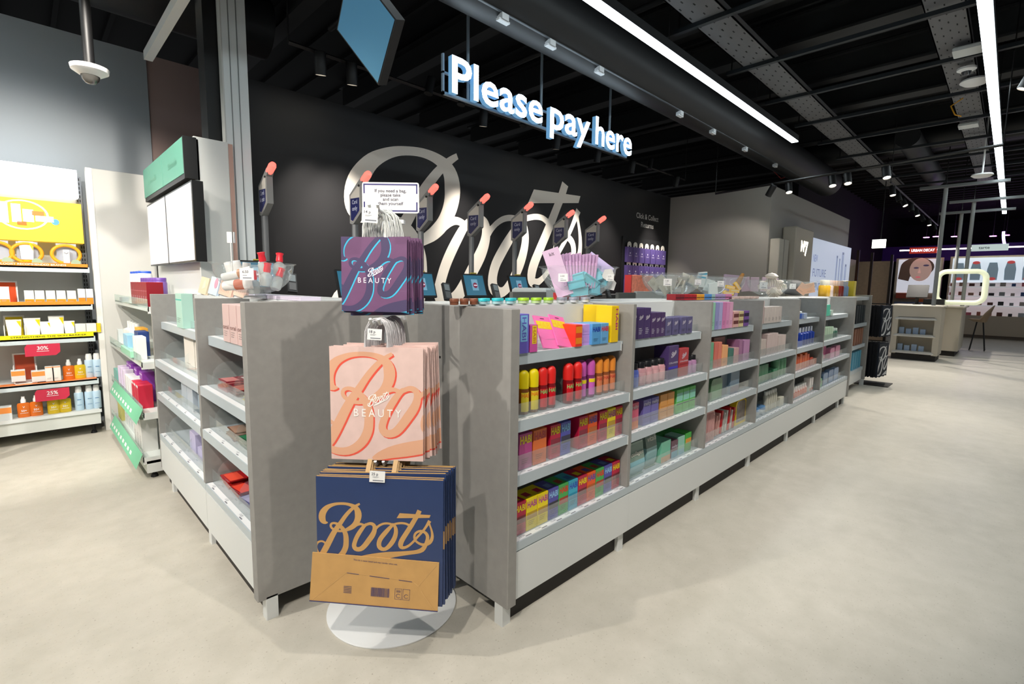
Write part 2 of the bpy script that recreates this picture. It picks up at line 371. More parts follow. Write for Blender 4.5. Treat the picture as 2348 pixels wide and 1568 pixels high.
for i in range(9):
    x = 4.6+i*1.25
    tag(MB().box(x, -.9, 3.86, x+.05, 2.5, 3.9, M((26, 32, 36), .5)).tube([(x+.02, 2.45, 3.9), (x+.02, 2.45, 4.7)], .008, BLACK, 4).build('strut_channel'),
        'dark metal strut channel under the cable trays%s' % place(i, 9, 'front', 'rear'), 'ceiling strut', 'strut channels under the trays')
for i, (x, z, w) in enumerate(((2.2, 4.25, .16), (3.9, 4.3, .16), (5.4, 4.28, .14), (6.6, 4.3, .22), (8.0, 4.3, .16), (9.3, 4.3, .25), (11.2, 4.3, .16), (13.2, 4.3, .2))):
    tag(MB().box(x, -3, z, x+w, 8, z+.03, GREY_D).box(x+w*.42, -3, z+.03, x+w*.58, 8, z+.3, GREY_D).box(x, -3, z+.3, x+w, 8, z+.33, GREY_D).build('steel_beam'),
        'dark steel ceiling beam%s' % place(i, 8, 'front', 'rear'), 'ceiling beam', 'dark steel ceiling beams')
for i, (x, y) in enumerate(((2.0, 1.6), (4.0, 1.3), (7.5, 1.2), (10.2, 1.4))):
    tag(MB().tube([(x+.6, -3, 4.22), (x+.6, 5.5, 4.22)], .03, M((38, 38, 39), .6), 10).build('ceiling_pipe', smooth=50), 'thin dark pipe crossing the ceiling%s' % place(i, 4, 'front', 'rear'), 'pipe', 'thin dark ceiling pipes')
tag(MB().box(1.5, 2.885, 3.5, 11, 2.935, 3.55, M((74, 80, 86), .5)).build('mounting_rail'), 'thin steel rail hanging under the round duct', 'rail')
for i, x in enumerate((2.75, 3.3, 4.0, 5.6, 6.5, 7.6, 8.9)):
    mb = MB().box(x-.035, 2.88, 3.455, x+.035, 2.94, 3.5, M((205, 208, 210), .5)).box(x-.055, 2.89, 3.445, x+.055, 2.93, 3.46, M((225, 228, 230), .5))
    tag(mb.build('rail_driver_box'), 'small white box fixed under the steel rail%s' % place(i, 7), 'driver box', 'white boxes under the rail')
for i, (px, py) in enumerate(((2219, 110), (2221, 284))):
    p = at_z(px, py, 3.9); d = .11
    tag(MB().bbox(p.x-d, p.y-d, 3.86, p.x+d, p.y+d, 3.9, M((205, 208, 205), .5), .01).build('wifi_panel'), ('square white ceiling panel nearer the camera', 'square white ceiling panel farther down the light line')[i], 'ceiling panel')
p = at_z(2217, 156, 3.9)
t = thing('dome_camera', 'small white dome camera beside the right light line', 'camera', (p.x, p.y, 3.86))
MB().lathe([(.001, 0), (.05, 0), (.085, .02), (.085, .04), (.001, .04)], PAPERW, n=20).build('housing', t, 40); MB().lathe([(.001, -.035), (.03, -.028), (.045, 0), (.001, 0)], M((60, 62, 66), .1), n=16).build('lens_dome', t, 60)
for i, (px, py, z) in enumerate(((2236, 187, 3.9), (2252, 402, 3.35))):
    p = at_z(px, py, z)
    mb = MB().lathe([(.001, -.03), (.10, -.03), (.14, 0), (.13, .02), (.001, .02)], PAPERW, (p.x, p.y, z), 24)
    if z < 3.8: mb.tube([(p.x, p.y, z), (p.x, p.y, 4.7)], .012, PAPERW, 6)
    tag(mb.build('disc_antenna', smooth=40), ('white disc speaker beside the right light line', 'white disc speaker hanging on a thin stem')[i], 'ceiling speaker')
p = at_z(2208, 225, 3.9)
tag(MB().tube([(p.x, p.y, 3.9), (p.x-.1, p.y+.1, 3.8), (p.x-.12, p.y+.05, 3.68), (p.x, p.y, 3.68)], .008, M((214, 150, 30), .5), 5).build('orange_cable', smooth=60), 'short orange cable looped beside the right cable tray', 'cable')
p = at_z(1768, 400, 3.6)
tag(MB().tube([(p.x, p.y, 3.7), (p.x+.25, p.y-.1, 3.55), (p.x+.5, p.y-.1, 3.62), (p.x+.7, p.y-.15, 3.75)], .008, M((190, 30, 26), .5), 5).build('red_cable', smooth=60), 'red cable looping under the duct by the grey wall', 'cable')
# dome camera on a black pole over the left aisle
t = thing('dome_camera', 'white dome camera hanging on a black pole at left', 'camera', (.428, 4.439, 2.8))
MB().lathe([(.001, 0), (.055, 0), (.10, .03), (.105, .055), (.001, .058)], M((238, 238, 236), .4), n=28).build('housing', t, 40)
MB().lathe([(.001, -.05), (.025, -.046), (.045, -.025), (.052, 0), (.001, 0)], M((90, 88, 84), .08, .3), n=20).build('lens_dome', t, 60)
MB().tube([(0, 0, .05), (0, 0, 1.9)], .03, BLACK, 14).build('pole', t, 40)
# light grey post, and the grey channel reaching to the wall
mb = MB(); mb.box(1.2, 4.33, 0, 1.37, 4.4, 4.7, PGREY)
for x in (1.245, 1.30): mb.box(x, 4.325, 0, x+.006, 4.33, 4.7, M((128, 134, 134), .5))
mb.box(1.19, 4.325, 0, 1.2, 4.4, 4.7, M((206, 208, 204), .4))
tag(mb.build('floor_to_ceiling_post'), 'tall light grey grooved post rising to the ceiling', 'post')
tag(MB().box(1.0, 4.3, 3.58, 1.07, 6.1, 3.66, PGREY).build('ceiling_channel'), 'light grey metal channel sloping across the upper left corner', 'ceiling channel')
tag(MB().box(1.1, 4.42, 0, 1.2, 4.6, 4.7, BLACK).build('black_mullion'), 'narrow black upright behind the light grey post', 'upright')

# ---------------- hanging screen (tilted, faces down toward the floor)
t = thing('hanging_screen', 'glossy dark blue screen hanging corner-down from the ceiling', 'screen')
SCR = bpy.data.materials.new('screen_glass'); SCR.use_nodes = True
b = SCR.node_tree.nodes['Principled BSDF']; b.inputs['Base Color'].default_value = (lin(110), lin(170), lin(205), 1); b.inputs['Roughness'].default_value = .34; b.inputs['Metallic'].default_value = .9
b.inputs['Emission Color'].default_value = (lin(40), lin(96), lin(132), 1); b.inputs['Emission Strength'].default_value = .16  # faint blue glow stands in for lamps reflected in the screen
c0 = at_y(772, 68, 2.5); c1 = at_y(868, 196, 2.3); c2 = at_y(909, 45, 2.05); c3 = c0+(c2-c1)
nn = (c1-c0).cross(c3-c0).normalized()
if nn.y > 0: nn = -nn
Q = [c0, c1, c2, c3]; bk = [q-nn*.05 for q in Q]; cen = sum(Q, Vector())/4
MB().add(Q+bk, [(3, 2, 1, 0), (4, 5, 6, 7)]+[(i, (i+1) % 4, 4+(i+1) % 4, 4+i) for i in range(4)], BLACK).build('bezel', t)
MB().add([cen+(q-cen)*.955+nn*.002 for q in Q], [(0, 1, 2, 3)], SCR).build('display', t)
MB().tube([cen-nn*.05, cen-nn*.05+Vector((0, 0, 4.7-cen.z))], .02, BLACK, 8).build('mount_pole', t)

# ---------------- PLEASE PAY HERE sign
SIGNM = M((225, 244, 255), .5, emit=SIGN_W, name='lit_letter'); RAILM = M((150, 175, 195), .4); SIDEM = M((120, 178, 222), .5, emit=.35, name='letter_return')
t = thing('hanging_letter_sign', 'glowing white hanging sign reading Please pay here', 'sign', (3.82, 3.34, 3.0))
mbt = MB()
for s_, a_, b_ in (('Please', 2.575, 3.665), ('pay', 3.775, 4.42), ('here', 4.52, 5.24)): mbt.text(s_, ((a_+b_)/2-3.82, -.03, .0), (1, 0, 0), (0, 0, 1), .405, SIGNM, .013, wid=b_-a_, depth=.05, side=SIDEM)
# one mesh per letter
par = list(range(len(mbt.v)))
def fnd(a):
    while par[a] != a: par[a] = par[par[a]]; a = par[a]
    return a
key = {}
for i, v in enumerate(mbt.v):
    k = tuple(round(c, 5) for c in v)
    if k in key: par[fnd(i)] = fnd(key[k])
    else: key[k] = i
for f in mbt.f:
    for k in f[1:]: par[fnd(k)] = fnd(f[0])
isl = {}
for f in mbt.f: isl.setdefault(fnd(f[0]), []).append(f)
fm = {f: mbt.m[i] for i, f in enumerate(mbt.f)}
for fs in isl.values():
    ids = sorted({k for f in fs for k in f}); mp = {k: i for i, k in enumerate(ids)}
    lb = MB(); lb.v = [mbt.v[k] for k in ids]; lb.mats = list(mbt.mats); lb.f = [tuple(mp[k] for k in f) for f in fs]; lb.m = [fm[f] for f in fs]
    lb.build('letter', t)
MB().box(-1.29, .032, -.012, 1.42, .055, .01, RAILM).box(-1.29, .032, .15, 1.42, .055, .165, RAILM).box(-1.29, .032, -.012, -1.275, .055, .30, RAILM).build('back_rail', t)
for x in (-1.02, -.10, 1.06): MB().tube([(x, .045, -.0), (x, .045, 1.7)], .013, M((140, 156, 168), .4), 8).build('suspension_rod', t)
# three white safety boxes by the sign already sit on the rail

# ---------------- wall graphics
mb = MB()
def wl(x, y): return (.0018486*x-.0000759*y+2.1596, .0001376*x-.001949*y+3.0925)
for pl, dz in draw_logo(mb, wl, None, CREAM, 3): mb.add([(p, 4.598-dz, q) for p, q in pl], [tuple(range(len(pl)))], CREAM)
tag(mb.build('wall_lettering'), 'huge cream script Boots lettering on the black wall', 'wall lettering')
mb = MB(); LT = M((186, 184, 180), .5)
mb.text('Click & Collect', (7.87, 4.595, 2.64), (1, 0, 0), (0, 0, 1), .125, LT, .012, wid=.74); mb.text('Returns', (7.87, 4.595, 2.5), (1, 0, 0), (0, 0, 1), .125, LT, .012, wid=.42)
tag(mb.build('wall_lettering'), 'small grey Click & Collect Returns lettering on the black wall', 'wall lettering')

# ================================================================ GONDOLA BAYS
class Fr:       # a shelf run's own frame: u along it (left to right seen from the front), v inward, rz its heading
    def __init__(s, x, y, rz=0): s.x, s.y, s.rz = x, y, rz
    def w(s, u, v, z): c, k = math.cos(s.rz), math.sin(s.rz); return Vector((s.x+u*c-v*k, s.y+u*k+v*c, z))
ZS = (1.168, .895, .660, .365)
def price(mb, u, v, z, s=1.):
    mb.text('15.00', (u, v+.018, z), (1, 0, 0), (0, 1, 0), .017*s, INK); mb.rect((u+.03, v+.009, z), (1, 0, 0), (0, 1, 0), -.018*s, 0, .018*s, .006*s, INK)
def bay(fr, W, label, group, end_l=False, end_r=False, first=True, zs=ZS, setback=(.05, .0, .0, .0), legs=(0,), pitch=.105):
    t = thing('shelving_bay', label, 'shelving', (fr.x, fr.y, 0), fr.rz, group)
    if end_l: MB().bbox(-.053, -.015, .098, 0, .75, 1.362, LAM, .003).build('end_panel', t)
    if end_r: MB().bbox(W, -.015, .098, W+.05, .75, 1.375, LAM, .003).build('end_panel', t)
    else: MB().bbox(W, .0, .367, W+.03, .74, 1.366, LAM, .002).box(W, .03, .11, W+.03, .74, .367, LAM).build('divider_panel', t)
    MB().box(0, .262, .1, W, .28, 1.14, LAM).build('lower_back_panel', t); MB().box(0, .262, 1.14, W, .28, 1.362, WHITE).build('upper_back_panel', t)
    MB().box(0, .28, 1.352, W, .74, 1.368, WHITE).build('top_board', t)
    MB().box(0, .72, .1, W, .74, 1.352, LAM).build('rear_panel', t)
    MB().box(0, .0, .108, W+.03, .02, .322, WHITE).box(0, .006, .322, W+.03, .02, .327, M((120, 122, 120), .6)).build('base_panel', t)
    mb = MB().box(0, .0, .327, W+.03, .262, .365, SHELF); mb.rect((0, 0, .3655), (1, 0, 0), (0, 1, 0), 0, .006, W, .033, TICKET)
    k = .07
    while k < W-.04: price(mb, k, 0, .366); k += pitch
    mb.build('deck', t)
    for z, sb in zip(zs[:3], setback[:3]):
        mb = MB().box(0.002, sb, z-.048, W-.03 if sb else W-.004, sb+.006, z, SHELF).box(.002, sb+.006, z-.016, W-.004, .262, z-.0005, SHELF)
        mb.box(W-.03 if sb else W-.012, sb-.002, z-.05, W-.024 if sb else W-.004, sb+.012, z-.004, WHITE)
        mb.rect((0, 0, z+.0003), (1, 0, 0), (0, 1, 0), .002, sb+.004, W-.03, sb+.032, TICKET)
        k = .07
        if z < .9:
            while k < W-.06: price(mb, k, sb, z+.0008, .8); k += pitch
        mb.build('shelf', t)
    MB().box(0, .04, 0, W+.03, .05, .108, DARK).build('plinth', t)
    for L in legs: MB().bbox(L, .018, 0, L+.05, .068, .108, WHITE, .002).build('leg', t)
    return t
def riser(fr, u0, u1, z, sb, h=.055, parent=None):
    mb = MB(); mb.box(u0, sb+.034, z, u1, sb+.0355, z+h, CLEAR)
    o = mb.build('riser', parent); return o
def risers(t, fr, W, zs=ZS, sb=(.05, 0, 0, 0), n=(1, 1, 1, 1)):
    for z, s, h in zip(zs, sb, (.045, .062, .07, .075)):
        if h: riser(fr, .004, W-.006, z+.001, s, h, t)
    for z, s in zip(zs[1:], sb[1:]):      # curved clear product dividers
        for u in (.02, W*.5):
            mb = MB()
            pr = [(s+.05, z), (s+.05, z+.02), (s+.06, z+.075), (s+.085, z+.105), (s+.12, z+.12), (s+.24, z+.12), (s+.24, z)]
            mb.prism(pr, u, u+.0012, CLEAR, 'x').build('product_divider', t)
BAYN = ['nearest bay of right run', 'second bay of right run', 'third bay of right run', 'fourth bay of right run', 'fifth bay of right run', 'farthest bay of right run']
AL = [1.413, 2.309, 3.267, 4.219, 5.208, 6.16]; AR = [2.28, 3.237, 4.19, 5.178, 6.13, 7.46]
FA = []
for i in range(6):
    fr = Fr(AL[i], 1.39); W = AR[i]-AL[i]; FA.append(fr)
    extra = (-.05, W-.035) if i == 0 else ((W-.035,) if i < 5 else (W-.32, W-.02))
    t = bay(fr, W, ('grey open shelving bay nearest the bag stand, right run', 'grey shelving bay second from the front, right run', 'grey shelving bay third from the front, right run', 'grey shelving bay fourth from the front, right run', 'grey shelving bay fifth from the front, right run', 'grey shelving bay at the far end of the right run')[i], 'shelving bays of the right run', end_l=i == 0, end_r=i == 5, legs=extra)
    risers(t, fr, W)
    if i == 0:
        mb = MB()
        for y, z in ((.45, 1.12), (.45, .52)): mb.lathe([(.001, 0), (.006, 0), (.006, .002), (.001, .002)], BLACK, n=10, T=Matrix.Translation((-.0545, y, z)) @ Matrix.Rotation(PI/2, 4, 'Y'))
        mb.build('screw_hole', t)
FB = [Fr(.64, 2.985, -PI/2), Fr(.64, 4.22, -PI/2)]; BW = [.795, 1.2]
ZB = (1.168, .905, .670, .365)
for i in range(2):
    fr = FB[i]; W = BW[i]
    t = bay(fr, W, ('grey open shelving bay ending beside the bag stand, left run', 'grey shelving bay behind the front one, left run')[i], 'shelving bays of the left run', end_r=i == 0, legs=(W-.0, ) if i == 0 else (.2, W-.04), zs=ZB, pitch=.23)
    if i == 1: MB().bbox(-.03, 0, .11, 0, .74, 1.364, LAM, .002).build('divider_panel', t)
    risers(t, fr, W, ZB)

# ================================================================ PRODUCTS
_pc = {}
def cached(k, fn):
    if k not in _pc: _pc[k] = fn()
    return _pc[k]
def shade(c, f): return tuple(max(0, min(255, int(v*f))) for v in c)
def carton(w, d, h, col, bands=(), text=None, vtext=None, logo=None, patch=None, lines=0, rough=.45):
    """folded carton, front at y=0, origin bottom centre of the front. bands: (z0,z1,colour) fractions"""
    k = ('c', w, d, h, col, tuple(bands), text, vtext, logo, patch, lines)
    def f():
        mb = MB(); mb.bbox(-w/2, 0, 0, w/2, d, h, M(col, rough), .0016); e = -.0004; o = (0, e, 0); X, Z = (1, 0, 0), (0, 0, 1)
        for z0, z1, c in bands: mb.rect(o, X, Z, -w/2+.002, z0*h, w/2-.002, z1*h, M(c, rough))
        if text:
            s, c, zc, hh = text; mb.text(s, (0, 2.2*e, zc*h), X, Z, hh*h, M(c, rough), .03 if s == 'HABI' else .012, wid=w*.88)
        if vtext:
            s, c, x0, hh, bg = vtext
            if bg: mb.rect((0, 1.5*e, 0), X, Z, x0*w-hh*.62, h*.30, x0*w+hh*.55, h*.97, M(bg, rough))
            mb.text(s, (x0*w-hh*.36, 2.4*e, h*.63), (0, 0, -1), X, hh, M(c, rough), .012, wid=h*.58)
        if logo:
            c, zc, ww = logo; sc = ww*w/2100
            for pl, dz in draw_logo(mb, lambda x, y: ((x-1050)*sc, zc*h+(650-y)*sc+(x-1050)*sc*.28), None, None, 1, 26, 4e-7): mb.add([(p, e*2-dz, q) for p, q in pl], [tuple(range(len(pl)))], M(c, rough))
        if patch: mb.rect((0, 0, h+.0003), X, (0, 1, 0), -w*.25, d*.2, w*.25, d*.6, M(patch, rough))
        for j in range(lines): mb.rect((0, 2*e, 0), X, Z, -w*.32, h*(.16+.055*j), w*(.1+.2*((j*7) % 3)/3), h*(.16+.055*j)+h*.018, M(shade(col, .72) if sum(col) > 260 else (205, 200, 215), rough))
        return mb.mesh('carton')
    return cached(k, f)
def mist(col, cap, lab, txt, tc):
    """sets of meshes: body, cap, label"""
    def f():
        r = .0262; b = MB().lathe([(.001, .001), (r*.93, .001), (r, .006), (r, .105), (r*.9, .114), (.001, .114)], M(col, .15, coat=.6), n=24, c=(0, r, 0)).mesh('bottle_body', 40)
        c = MB().lathe([(.001, .114), (r*.97, .114), (r*.99, .165), (r*.93, .178), (r*.76, .187), (r*.45, .1925), (.001, .194)], M(cap, .42), n=24, c=(0, r, 0)).mesh('cap', 50)
        l = MB(); n = 10
        def arc(z0, z1, m, a0=-62, a1=40, rr=r+.0005):
            for i in range(n):
                a = math.radians(a0+(a1-a0)*i/n); bb = math.radians(a0+(a1-a0)*(i+1)/n)
                l.quad((math.sin(a)*rr, r-math.cos(a)*rr, z0), (math.sin(bb)*rr, r-math.cos(bb)*rr, z0), (math.sin(bb)*rr, r-math.cos(bb)*rr, z1), (math.sin(a)*rr, r-math.cos(a)*rr, z1), m)
        arc(.014, .098, M(lab, .4))
        if txt:
            vs, fs, w = text_geo(txt, .012); P = []
            for x, y in vs:
                a = math.radians(-11)+x/w*math.radians(92); rr = r+.0012; P.append((math.sin(a)*rr, r-math.cos(a)*rr, .076+y*.026))
            l.add(P, fs, M(tc, .4))
        else: arc(.078, .096, M(tc, .4), -62, 40, r+.0012)
        return b, c, l.mesh('label')
    return cached(('mist', col, cap, lab, txt, tc), f)
def lathe_prod(key, parts):
    def f(): return [(nm, (lambda mb: mb.mesh(nm, 45))(MB().lathe(pr, m, n=18, c=(0, cy, 0), sx=sx, sy=sy))) for nm, pr, m, cy, sx, sy in parts]
    return cached(('lp', key), f)
def put(name, me, fr, u, v, z, label, cat, group, rot=0, kids=(), tilt=None):
    p = fr.w(u, v, z); o = link(name, me, None, p)
    o.rotation_euler = (tilt[0] if tilt else 0, tilt[1] if tilt else 0, fr.rz+rot)
    tag(o, label, cat, group)
    for nm, m2 in kids: link(nm, m2, o)
    return o
SHN = ['on top shelf', 'on second shelf', 'on third shelf', 'on bottom shelf']
def row(fr, bn, zs, r, items, sbs=(.05, 0, 0, 0), name='carton', cat='box', grp=None):
    """items: (desc, mesh, u, v) ; desc shared by neighbours gets an ordinal"""
    runs = {}
    for it in items: runs.setdefault(it[0], []).append(it)
    for d, L in runs.items():
        for i, it in enumerate(L):
            nm, ct = (it[4], it[5]) if len(it) > 5 else (name, cat)
            lab = '%s%s, %s %s' % (d, place(i, len(L)), SHN[r].replace('on ', ''), bn)
            kids = it[6] if len(it) > 6 else ()
            put(nm, it[1], fr, it[2], it[3]-.016, zs[r]+.0015, lab, ct, '%s, %s of %s' % (cat_pl(ct), SHN[r].replace('on ', ''), bn), kids=kids, tilt=it[7] if len(it) > 7 else None)
def cat_pl(c): return {'box': 'boxes', 'bottle': 'bottles', 'pouch': 'pouches', 'jar': 'jars', 'bag': 'bags', 'tube': 'tubes', 'book': 'books', 'card': 'cards', 'packet': 'packets'}.get(c, c+'s')
B1 = 'nearest bay'
fr = FA[0]; X0 = AL[0]
MAG, YEL, CRI, IND, ORA, GRN, CYA, LIL, RED = (186, 70, 140), (246, 222, 0), (196, 22, 66), (86, 82, 170), (244, 92, 16), (70, 176, 84), (60, 178, 208), (196, 150, 222), (228, 36, 30)
def habi(col, tcol, low, w=.073, h=.147, patch=None): return carton(w, .10, h, col, bands=((.34, .56, low),), text=('HABI', tcol, .72, .27), patch=patch, lines=3)
r4 = [('crimson', CRI, YEL, (126, 34, 46), YEL), ('yellow', YEL, MAG, (198, 158, 44), CRI), ('yellow', YEL, MAG, (198, 158, 44), CRI), ('indigo', IND, (150, 200, 240), (62, 58, 70), (120, 150, 210)), ('green', GRN, RED, (176, 66, 40), (170, 60, 40)),
      ('cyan', CYA, (40, 80, 190), (20, 150, 186), (40, 120, 190)), ('crimson', CRI, YEL, (126, 34, 46), YEL), ('orange', ORA, IND, (198, 100, 30), IND), ('green', GRN, RED, (176, 66, 40), (170, 60, 40)), ('indigo', IND, (150, 200, 240), (62, 58, 70), (120, 150, 210)), ('crimson', CRI, YEL, (126, 34, 46), YEL)]
its = [('slim crimson carton against the end panel', carton(.034, .10, .147, CRI, bands=((.34, .56, (126, 34, 46)),)), .020, .056)]
for i, (n_, c, tc, lo, pt) in enumerate(r4): its.append(('%s carton with HABI print' % n_, habi(c, tc, lo, .071, .147, pt), .075+i*.0745, .056))
row(fr, B1, ZS, 3, its)
r3 = [('magenta', MAG, YEL, None, 1.513, .082), ('tan orange', (232, 116, 52), (196, 60, 60), None, 1.606, .088), ('crimson', CRI, YEL, (140, 40, 60), 1.713, .072), ('blue violet', (88, 92, 186), (140, 200, 240), (58, 56, 80), 1.788, .072),
      ('crimson', CRI, YEL, (140, 40, 60), 1.925, .072), ('orange', ORA, IND, (190, 100, 40), 2.003, .074), ('crimson', CRI, YEL, (140, 40, 60), 2.094, .072), ('yellow', YEL, MAG, (190, 150, 50), 2.17, .072), ('crimson', CRI, YEL, (140, 40, 60), 2.24, .064)]
row(fr, B1, ZS, 2, [('%s carton with HABI print' % n_, carton(w, .12, .158, c, bands=((.36, .58, lo),) if lo else (), text=('HABI', tc, .72, .30), lines=3), x-X0, .054) for n_, c, tc, lo, x, w in r3])
for n_, c, cap, lab, txt, tc, xs_ in (('yellow capped', (120, 66, 10), YEL, (236, 216, 50), 'HABI', (244, 110, 10), ((1.463, .062), (1.527, .062), (1.590, .062))),
                                     ('red capped', (120, 6, 16), RED, (206, 8, 30), 'HABI', (120, 214, 120), ((1.652, .064), (1.712, .066), (1.836, .060), (1.906, .062))),
                                     ('pink capped', (120, 44, 100), (206, 90, 180), (214, 104, 196), None, (244, 220, 30), ((1.965, .080), (2.035, .078))),
                                     ('orange capped', (140, 74, 36), (240, 146, 50), (222, 130, 84), 'HABI', (196, 50, 40), ((2.108, .082), (2.170, .084), (2.232, .086)))):
    bm, cm, lm = mist(c, shade(cap, .97), lab, txt, tc)
    for i, (x, v) in enumerate(xs_):
        o = link('mist_bottle', bm, None, (x, 1.376+v, ZS[1]+.0015)); tag(o, '%s body mist bottle%s, second shelf nearest bay' % (n_, place(i, len(xs_))), 'bottle', 'body mist bottles in the nearest bay')
        link('cap', cm, o); link('label', lm, o)
VIO = (104, 92, 190)
it = [('violet box with vertical blue HABI', carton(.068, .09, .166, VIO, vtext=('HABI', (96, 96, 190), .05, .036, (130, 190, 232))), 1.492-X0, .058),
      ('slim magenta box with yellow label', carton(.046, .07, .118, (206, 80, 160), vtext=('HABI', (200, 130, 40), .05, .024, (240, 205, 40))), 1.562-X0, .062),
      ('plain violet box beside end panel', carton(.03, .1, .19, (98, 84, 184)), 1.432-X0, .075),
      ('red box with orange squares', carton(.052, .10, .104, (232, 58, 30), bands=((.12, .40, (240, 140, 20)), (.62, .92, (240, 140, 20)))), 1.875-X0, .060),
      ('sky blue carton, HABI in navy', carton(.07, .12, .103, (88, 160, 216), text=('HABI', (24, 60, 170), .62, .32), lines=3), 2.015-X0, .060),
      ('sky blue carton, HABI in red', carton(.066, .12, .103, (104, 170, 220), text=('HABI', (224, 36, 40), .62, .32), lines=3), 2.088-X0, .060),
      ('tall yellow carton, vertical magenta HABI', carton(.066, .10, .188, (250, 206, 10), vtext=('HABI', (190, 10, 120), .22, .026, None)), 2.18-X0, .062)]
row(fr, B1, ZS, 0, it)
row(fr, B1, ZS, 0, [('plain yellow carton behind the HABI one', carton(.08, .1, .188, (250, 208, 16)), 2.215-X0, .165)])
for j in range(2):
    put('carton', carton(.088, .12, .05, (206, 160, 232), bands=((.3, .75, (206, 160, 232)),), patch=None), fr, 1.948-X0, .060, ZS[0]+.0015+j*.0515, 'flat lilac box, %s of the stacked pair, top shelf nearest bay' % ('lower', 'upper')[j], 'box', 'stacked lilac boxes')
PK = MB(); PKM = M((250, 120, 186), .45); PKY = M((246, 220, 40), .45)
PK.box(-.056, 0, 0, .056, .006, .165, PKM); PK.rect((0, -.0006, 0), (1, 0, 0), (0, 0, 1), -.05, .098, .052, .138, PKY); PK.text('HABI', (0, -.0012, .101), (1, 0, 0), (0, 0, 1), .046, M((250, 200, 20), .45), .01, wid=.095)
PK.rect((0, -.001, 0), (1, 0, 0), (0, 0, 1), -.014, .150, .014, .154, M((120, 10, 80), .5)); PKMe = PK.mesh('hang_pack')
for j, x in enumerate((1.70, 1.80)):
    put('hang_pack', PKMe, fr, x-X0, .062, ZS[0]+.006, 'pink hanging pack with yellow block%s, leaning on top shelf' % place(j, 2), 'packet', 'leaning pink packs', tilt=(-.55, .18 if j else .12))

B2 = 'second bay'; fr = FA[1]; DP, SL, LGW = (72, 52, 104), (92, 88, 128), (214, 206, 220)
row(fr, B2, ZS, 0, [('tall dark purple logo carton', carton(.066, .09, .172, DP, logo=(LGW, .70, .62), lines=4), .055+i*.070, .06) for i in range(3)] +
    [('dark plum logo carton', carton(.052, .09, .142, (74, 50, 98), logo=(LGW, .72, .68), lines=4), .262+i*.055, .06) for i in range(3)] +
    [('slate violet logo carton', carton(.07, .1, .105, SL, logo=(LGW, .70, .55), lines=3), u, .06) for u in (.445, .535, .640, .722)])
def jar_meshes(key, col, capc, r=.03, h=.115, ch=.03, capr=.8, lab=None, kind='jar'):
    def f():
        b = MB().lathe([(.001, .001), (r*.94, .001), (r, .005), (r, h-.012), (r*capr, h), (.001, h)], M(col, .3), n=20, c=(0, r, 0)).mesh('body', 45)
        c = MB().lathe([(.001, h), (r*capr, h), (r*capr, h+ch-.003), (r*capr*.94, h+ch), (.001, h+ch)], M(capc, .4), n=20, c=(0, r, 0)).mesh('cap', 45)
        out = [('cap', c)]
        if lab:
            l = MB(); n = 8; rr = r+.0005
            for i in range(n):
                a, bb = math.radians(-60+120*i/n), math.radians(-60+120*(i+1)/n)
                l.quad((math.sin(a)*rr, r-math.cos(a)*rr, h*.15), (math.sin(bb)*rr, r-math.cos(bb)*rr, h*.15), (math.sin(bb)*rr, r-math.cos(bb)*rr, h*.75), (math.sin(a)*rr, r-math.cos(a)*rr, h*.75), M(lab, .4))
            out.append(('label', l.mesh('label')))
        return b, out
    return cached(('jar', key, col, capc, r, h, ch, capr, lab), f)
def jt(desc, jm, u, v, nm='supplement_bottle', ct='bottle'): return (desc, jm[0], u, v, nm, ct, jm[1])
bl = jar_meshes('s', (92, 108, 190), (18, 18, 22), .036, .10, .034, .8, (112, 128, 206)); pk = jar_meshes('s', (196, 144, 150), (18, 18, 22), .036, .10, .034, .8, (214, 168, 172)); ll = jar_meshes('s', (176, 130, 168), (18, 18, 22), .03, .088, .03, .8, (190, 150, 186))
row(fr, B2, ZS, 1, [jt('blue bottle with black cap', bl, .105, .055), jt('pink bottle with black cap', pk, .19, .06), jt('pink bottle with black cap', pk, .265, .06), jt('pink bottle with black cap', pk, .34, .06), jt('pink bottle with black cap', pk, .415, .06),
    ('large purple collagen carton', carton(.125, .1, .205, (74, 54, 106), bands=((.30, .37, (60, 50, 190)),), logo=(LGW, .76, .5), text=('COLLAGEN', LGW, .46, .07)), .525, .06),
    ('large red collagen carton', carton(.125, .1, .178, (178, 56, 62), bands=((.40, .47, (150, 20, 34)),), logo=(LGW, .76, .46), text=('COLLAGEN', LGW, .52, .07)), .665, .06),
    jt('mauve bottle with black cap', ll, .775, .06), jt('mauve bottle with black cap', ll, .84, .06)])
row(fr, B2, ZS, 2, [('pink orange melty carton', carton(.085, .11, .15, (214, 90, 120), bands=((.0, .30, (240, 130, 60)),), text=('melty', (250, 220, 225), .78, .2)), .09, .055)] +
    [('indigo melty carton', carton(.085, .11, .15, (112, 104, 178), bands=((.30, .32, (40, 36, 70)),), text=('melty', (225, 222, 245), .78, .2)), u, .055) for u in (.225, .315)] +
    [('amber carton', carton(.085, .11, .152, (222, 156, 76), bands=((.30, .315, (120, 70, 30)), (.5, .52, (190, 116, 52)))), u, .055) for u in (.42, .51)] +
    [('bright green carton', carton(.085, .11, .152, (96, 190, 96), bands=((.36, .40, (20, 70, 60)), (.5, .85, (140, 210, 190)))), u, .055) for u in (.625, .715, .805)])
